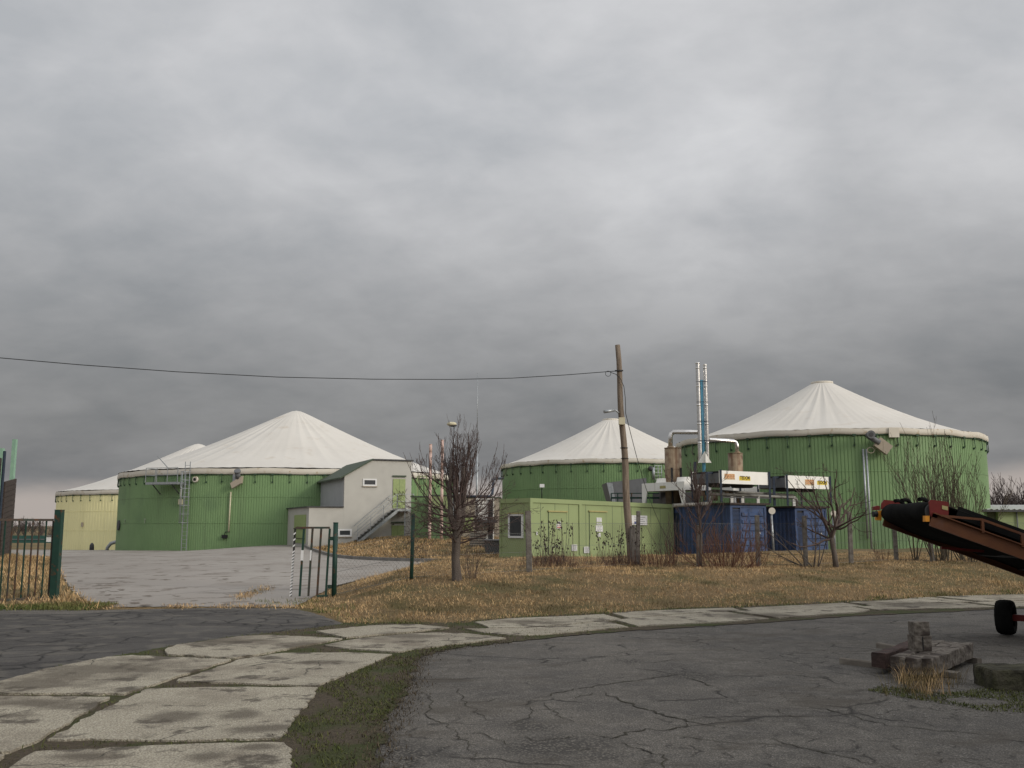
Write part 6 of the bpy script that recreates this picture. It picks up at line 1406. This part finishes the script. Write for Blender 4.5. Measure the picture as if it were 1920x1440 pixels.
    MB().prism([Fr(*p) for p in ((1639.5, 950), (1646, 948), (1650, 949), (1650, 956), (1640, 957))], (0, .1, 0)).build('tension_block', 'red', root)
    MB().tube([Fr(1636, 964), Fr(1645, 964)], .045, 10).build('shaft_end', 'black', root)
    # underside: idler frame, brace and leg to the chassis
    un = MB(); un.bar(A3(N_(1802, 1029)[0], YN + .6, N_(1802, 1029)[2]), A3(N_(1885, 1036)[0], YN + .6, N_(1885, 1036)[2]), .035); un.build('cross_brace', 'red', root)
    idl = MB()
    for k in range(7): q = c_n + D * (.8 + .62 * k) - Nrm * (R - .02); idl.tube([q, q + Yv * (YF - YN - .2)], .035, 8)
    idl.build('idler_roller', 'dkgrey', root)
    lg = MB(); a = N_(2045, 1112); 
    for dy in (.15, 1.45): lg.bar(a + Yv * dy, A3(a[0] + .25, YN + dy, .28), .07)
    lg.bar(A3(a[0] + .25, YN + .15, .3), A3(a[0] + .25, YN + 1.45, .3), .07); lg.build('support_leg', 'red', root)
    # axle with tyre
    cw = W(1886, 1159, 14.5); r = .255; ax = A3(.80, -.60, 0); ax /= np.linalg.norm(ax); cz = A3(cw[0], cw[1], r + .005)
    ty = []; prf = [(-.10, .55), (-.12, .75), (-.115, .9), (-.075, .98), (0, 1.0), (.075, .98), (.115, .9), (.12, .75), (.10, .55)]
    s_ = A3(-ax[1], ax[0], 0); vs = []; n = 40
    for k in range(n):
        t = 2 * pi * k / n; rd = s_ * cos(t) + UP * sin(t)
        for o_, q in prf: vs.append(cz + ax * o_ + rd * r * q * (1.0 if k % 2 or abs(o_) < .05 else .955))
    m_ = len(prf); fs = [(k * m_ + i, k * m_ + i + 1, ((k + 1) % n) * m_ + i + 1, ((k + 1) % n) * m_ + i) for k in range(n) for i in range(m_ - 1)]
    wl = MB().add(vs, fs, True).build('wheel', 'rubber', root); MB().tube([cz - ax * .06, cz + ax * .06], r * .57, 22).build('rim', 'red', wl)
    MB().bar(cz + ax * .1, cz + ax * 1.6, .09).build('axle', 'red', root)
conveyor()
# ------------------------------------------------------------------ TIMBER PILE, BLOCK, RUBBLE
def timbers():
    rnd = random.Random(12)
    def rough(b, amt=.008):
        b.v = [(x + rnd.uniform(-amt, amt), y + rnd.uniform(-amt, amt), z + rnd.uniform(-amt, amt)) for x, y, z in b.v]; return b
    def plank(name, label, a, c, w, z0, z1, m, cat='timber', seg=8, amt=.007, group=None):
        a = A3(a[0], a[1], 0); c = A3(c[0], c[1], 0); d = c - a; L = np.linalg.norm(d); d /= L; s = A3(-d[1], d[0], 0); b = MB(); vs = []; nn = 4
        prof = [(0, z0), (w, z0), (w, z1 - .01), (w - .012, z1), (.012, z1), (0, z1 - .01)]
        for i in range(seg + 1):
            for u, z in prof: vs.append(a + d * L * i / seg - s * u + UP * z + A3(rnd.uniform(-amt, amt), rnd.uniform(-amt, amt), rnd.uniform(-amt, amt)))
        k = len(prof); fs = [(i * k + j, i * k + (j + 1) % k, (i + 1) * k + (j + 1) % k, (i + 1) * k + j) for i in range(seg) for j in range(k)] + [tuple(range(k)), tuple(range(seg * k, seg * k + k))[::-1]]
        return tag(b.add(vs, fs).build(name, m), label, cat, group)
    b1 = G(1583, 1243, 0); b2 = G(1802, 1272, 0)
    plank('batten', 'thin pale batten under the near end of the sleepers', b1, b2, .09, 0.002, .066, 'batten', group='battens under the sleepers')
    c1 = G(1652, 1214, 0); c2 = G(1842, 1245, 0)
    plank('batten', 'thin batten under the far end of the sleepers', c1, c2, .08, 0.002, .062, 'batten', group='battens under the sleepers')
    z0, z1 = .067, .245; fL = G(1668, 1229.5, z1); fR = G(1752, 1234, z1); bR = G(1824, 1203.5, z1); dv = (bR - fR); dv[2] = 0; n3 = fR - fL
    labs = ['left of the three pale sleepers lying side by side', 'middle pale sleeper of the three lying side by side', 'right of the three pale sleepers, nearest the mossy block']
    for i in range(3):
        a = fL + n3 * (i / 3); w = np.linalg.norm(n3) / 3
        plank('sleeper', labs[i], a + A3(rnd.uniform(-.01, .01), rnd.uniform(-.03, .03), 0), a + dv * rnd.uniform(.97, 1.03), w * .965, z0, z1 - .006 * i, 'timber', 'sleeper', 10, .008, 'sleepers in the timber pile')
    a = G(1634, 1226, .21); plank('sleeper', 'dark tarred sleeper lying left of the three pale ones', a, a + dv * .93, .15, z0, .22, 'timber_red', 'sleeper', 8, .01, 'sleepers in the timber pile')
    a = G(1645, 1206, .21); 
    # short blocks stacked on top
    bq = G(1713.5, 1222, z1); X = A3(1, .03, 0); Yv = A3(-.03, 1, 0)
    k = rough(MB().box(bq, X, Yv, (.01, .205), (0, .17), (.003, .165)), .006).build('wood_block', 'timber', bevel=.006); tag(k, 'lower cracked timber block standing on the sleepers', 'timber block', 'blocks on the sleepers')
    cr = MB().box(bq, X, Yv, (.10, .11), (-.004, .0), (.02, .16)).build('crack', 'black', k)
    for o_ in (k,): pass
    k2 = rough(MB().box(bq, X, Yv, (.025, .19), (0, .16), (.17, .31)), .006).build('wood_block', 'timber', bevel=.006); tag(k2, 'upper timber block on top of the pile', 'timber block', 'blocks on the sleepers')
    # mossy concrete block at the right edge
    vs = []; a = G(1864, 1296, 0); b = MB(); nx, nz = 10, 5
    r2 = random.Random(3)
    def fn(u, v, w): return A3(a[0] + 1.25 * u, a[1] + .6 * v - .05 * u, .36 * w)
    b.box(A3(a[0], a[1], 0), A3(1, -.05, 0), A3(.05, 1, 0), (0, 1.25), (0, .5), (-.05, .20))
    o = b.build('concrete_block', 'moss_stone', bevel=.025); tag(o, 'rough mossy concrete block at the lower right edge', 'block')
    sb = o.modifiers.new('sub', 'SUBSURF'); sb.subdivision_type = 'SIMPLE'; sb.levels = sb.render_levels = 4
    tx = bpy.data.textures.new('lump', 'CLOUDS'); tx.noise_scale = .12; dp = o.modifiers.new('lump', 'DISPLACE'); dp.texture = tx; dp.strength = .035; dp.mid_level = .5
    # scattered stones and gravel
    st = MB(); rn = random.Random(6)
    for i in range(260):
        p = G(rn.uniform(1640, 1900), rn.uniform(1276, 1345)) if i < 140 else G(rn.uniform(560, 1900), rn.uniform(1230, 1435)); st.ball((p[0], p[1], .004), rn.uniform(.004, .016 if i < 140 else .009), 6, (1, 1, .6))
    for i in range(40): p = G(rn.gauss(1668, 14), rn.gauss(1290, 5)); st.ball((p[0], p[1], .006), rn.uniform(.008, .017), 6, (1, 1, .7))
    tag(st.build('gravel', 'kerb', org=A3(0, 0, 0)), 'loose stones and gravel scattered on the asphalt', kind='stuff')
    yd = MB(); ry = random.Random(44)
    spots = [(300, 1079, 14), (333, 1081, 10), (301, 1087, 11), (209, 1095, 9), (131, 1074, 12), (165, 1077, 9), (244, 1093, 16), (281, 1119, 14), (214, 1122, 18), (202, 1117, 14), (241, 1131, 26), (440, 1071, 9), (432, 1087, 11), (406, 1085, 8), (327, 1119, 10), (170, 1100, 12), (228, 1106, 12), (190, 1108, 10), (262, 1126, 16), (356, 1128, 14), (392, 1133, 16), (470, 1131, 12), (150, 1089, 8), (345, 1064, 12), (250, 1062, 10), (380, 1060, 8), (512, 1102, 8), (500, 1066, 9), (200, 1135, 34), (260, 1136, 30), (320, 1137, 26), (205, 1112, 22), (225, 1128, 30), (520, 1130, 20), (420, 1134, 22), (180, 1098, 14), (195, 1104, 18)]
    for px, py, wpx in spots:
        for q_ in range(2):
            cx_, cy_ = px + ry.gauss(0, wpx * .5), py + ry.gauss(0, 1.2); c_ = T(cx_, cy_); rx = wpx / F * c_[1] * ry.uniform(.3, .6); ryy = ry.uniform(.5, 1.2) * c_[1] ** 2 / (1.6 * F); n_ = 22
            ph_ = [ry.uniform(.4, 1.1) for _ in range(n_)]
            yd.add([(c_[0] + rx * ph_[k] * cos(2 * pi * k / n_), c_[1] + ryy * ph_[k] * sin(2 * pi * k / n_), h(c_[0] + rx * ph_[k] * cos(2 * pi * k / n_), c_[1] + ryy * ph_[k] * sin(2 * pi * k / n_)) + .017 + .0012 * q_) for k in range(n_)], [tuple(range(n_))])
    tag(yd.build('yard_dirt', 'dirt', org=A3(0, 0, 0)), 'flat clumps of mud and wet straw trodden onto the yard', kind='stuff')
    # dry straw lying on the yard just inside the gate
    pts = []
    for i in range(700):
        t = rn.random(); p = G(445 + 60 * t + rn.gauss(0, 8), 1124 - 20 * t + rn.gauss(0, 3.2)); pts.append((p[0], p[1], .02 + h(p[0], p[1])))
    for i in range(1000):
        c_ = rn.choice((185, 210, 330, 350, 420, 455, 470, 520, 545, 575, 590)); p = G(rn.gauss(c_, 14), 1139 + rn.gauss(0, 2.0)); pts.append((p[0], p[1], .012))
    blades('straw_litter', pts, (.03, .09), (.006, .016), 'straw', 'strewn straw on the concrete just inside the gate', 1.5, seed=77, z0=0, droop=.2)
timbers()
print('objects', len(scene.objects))
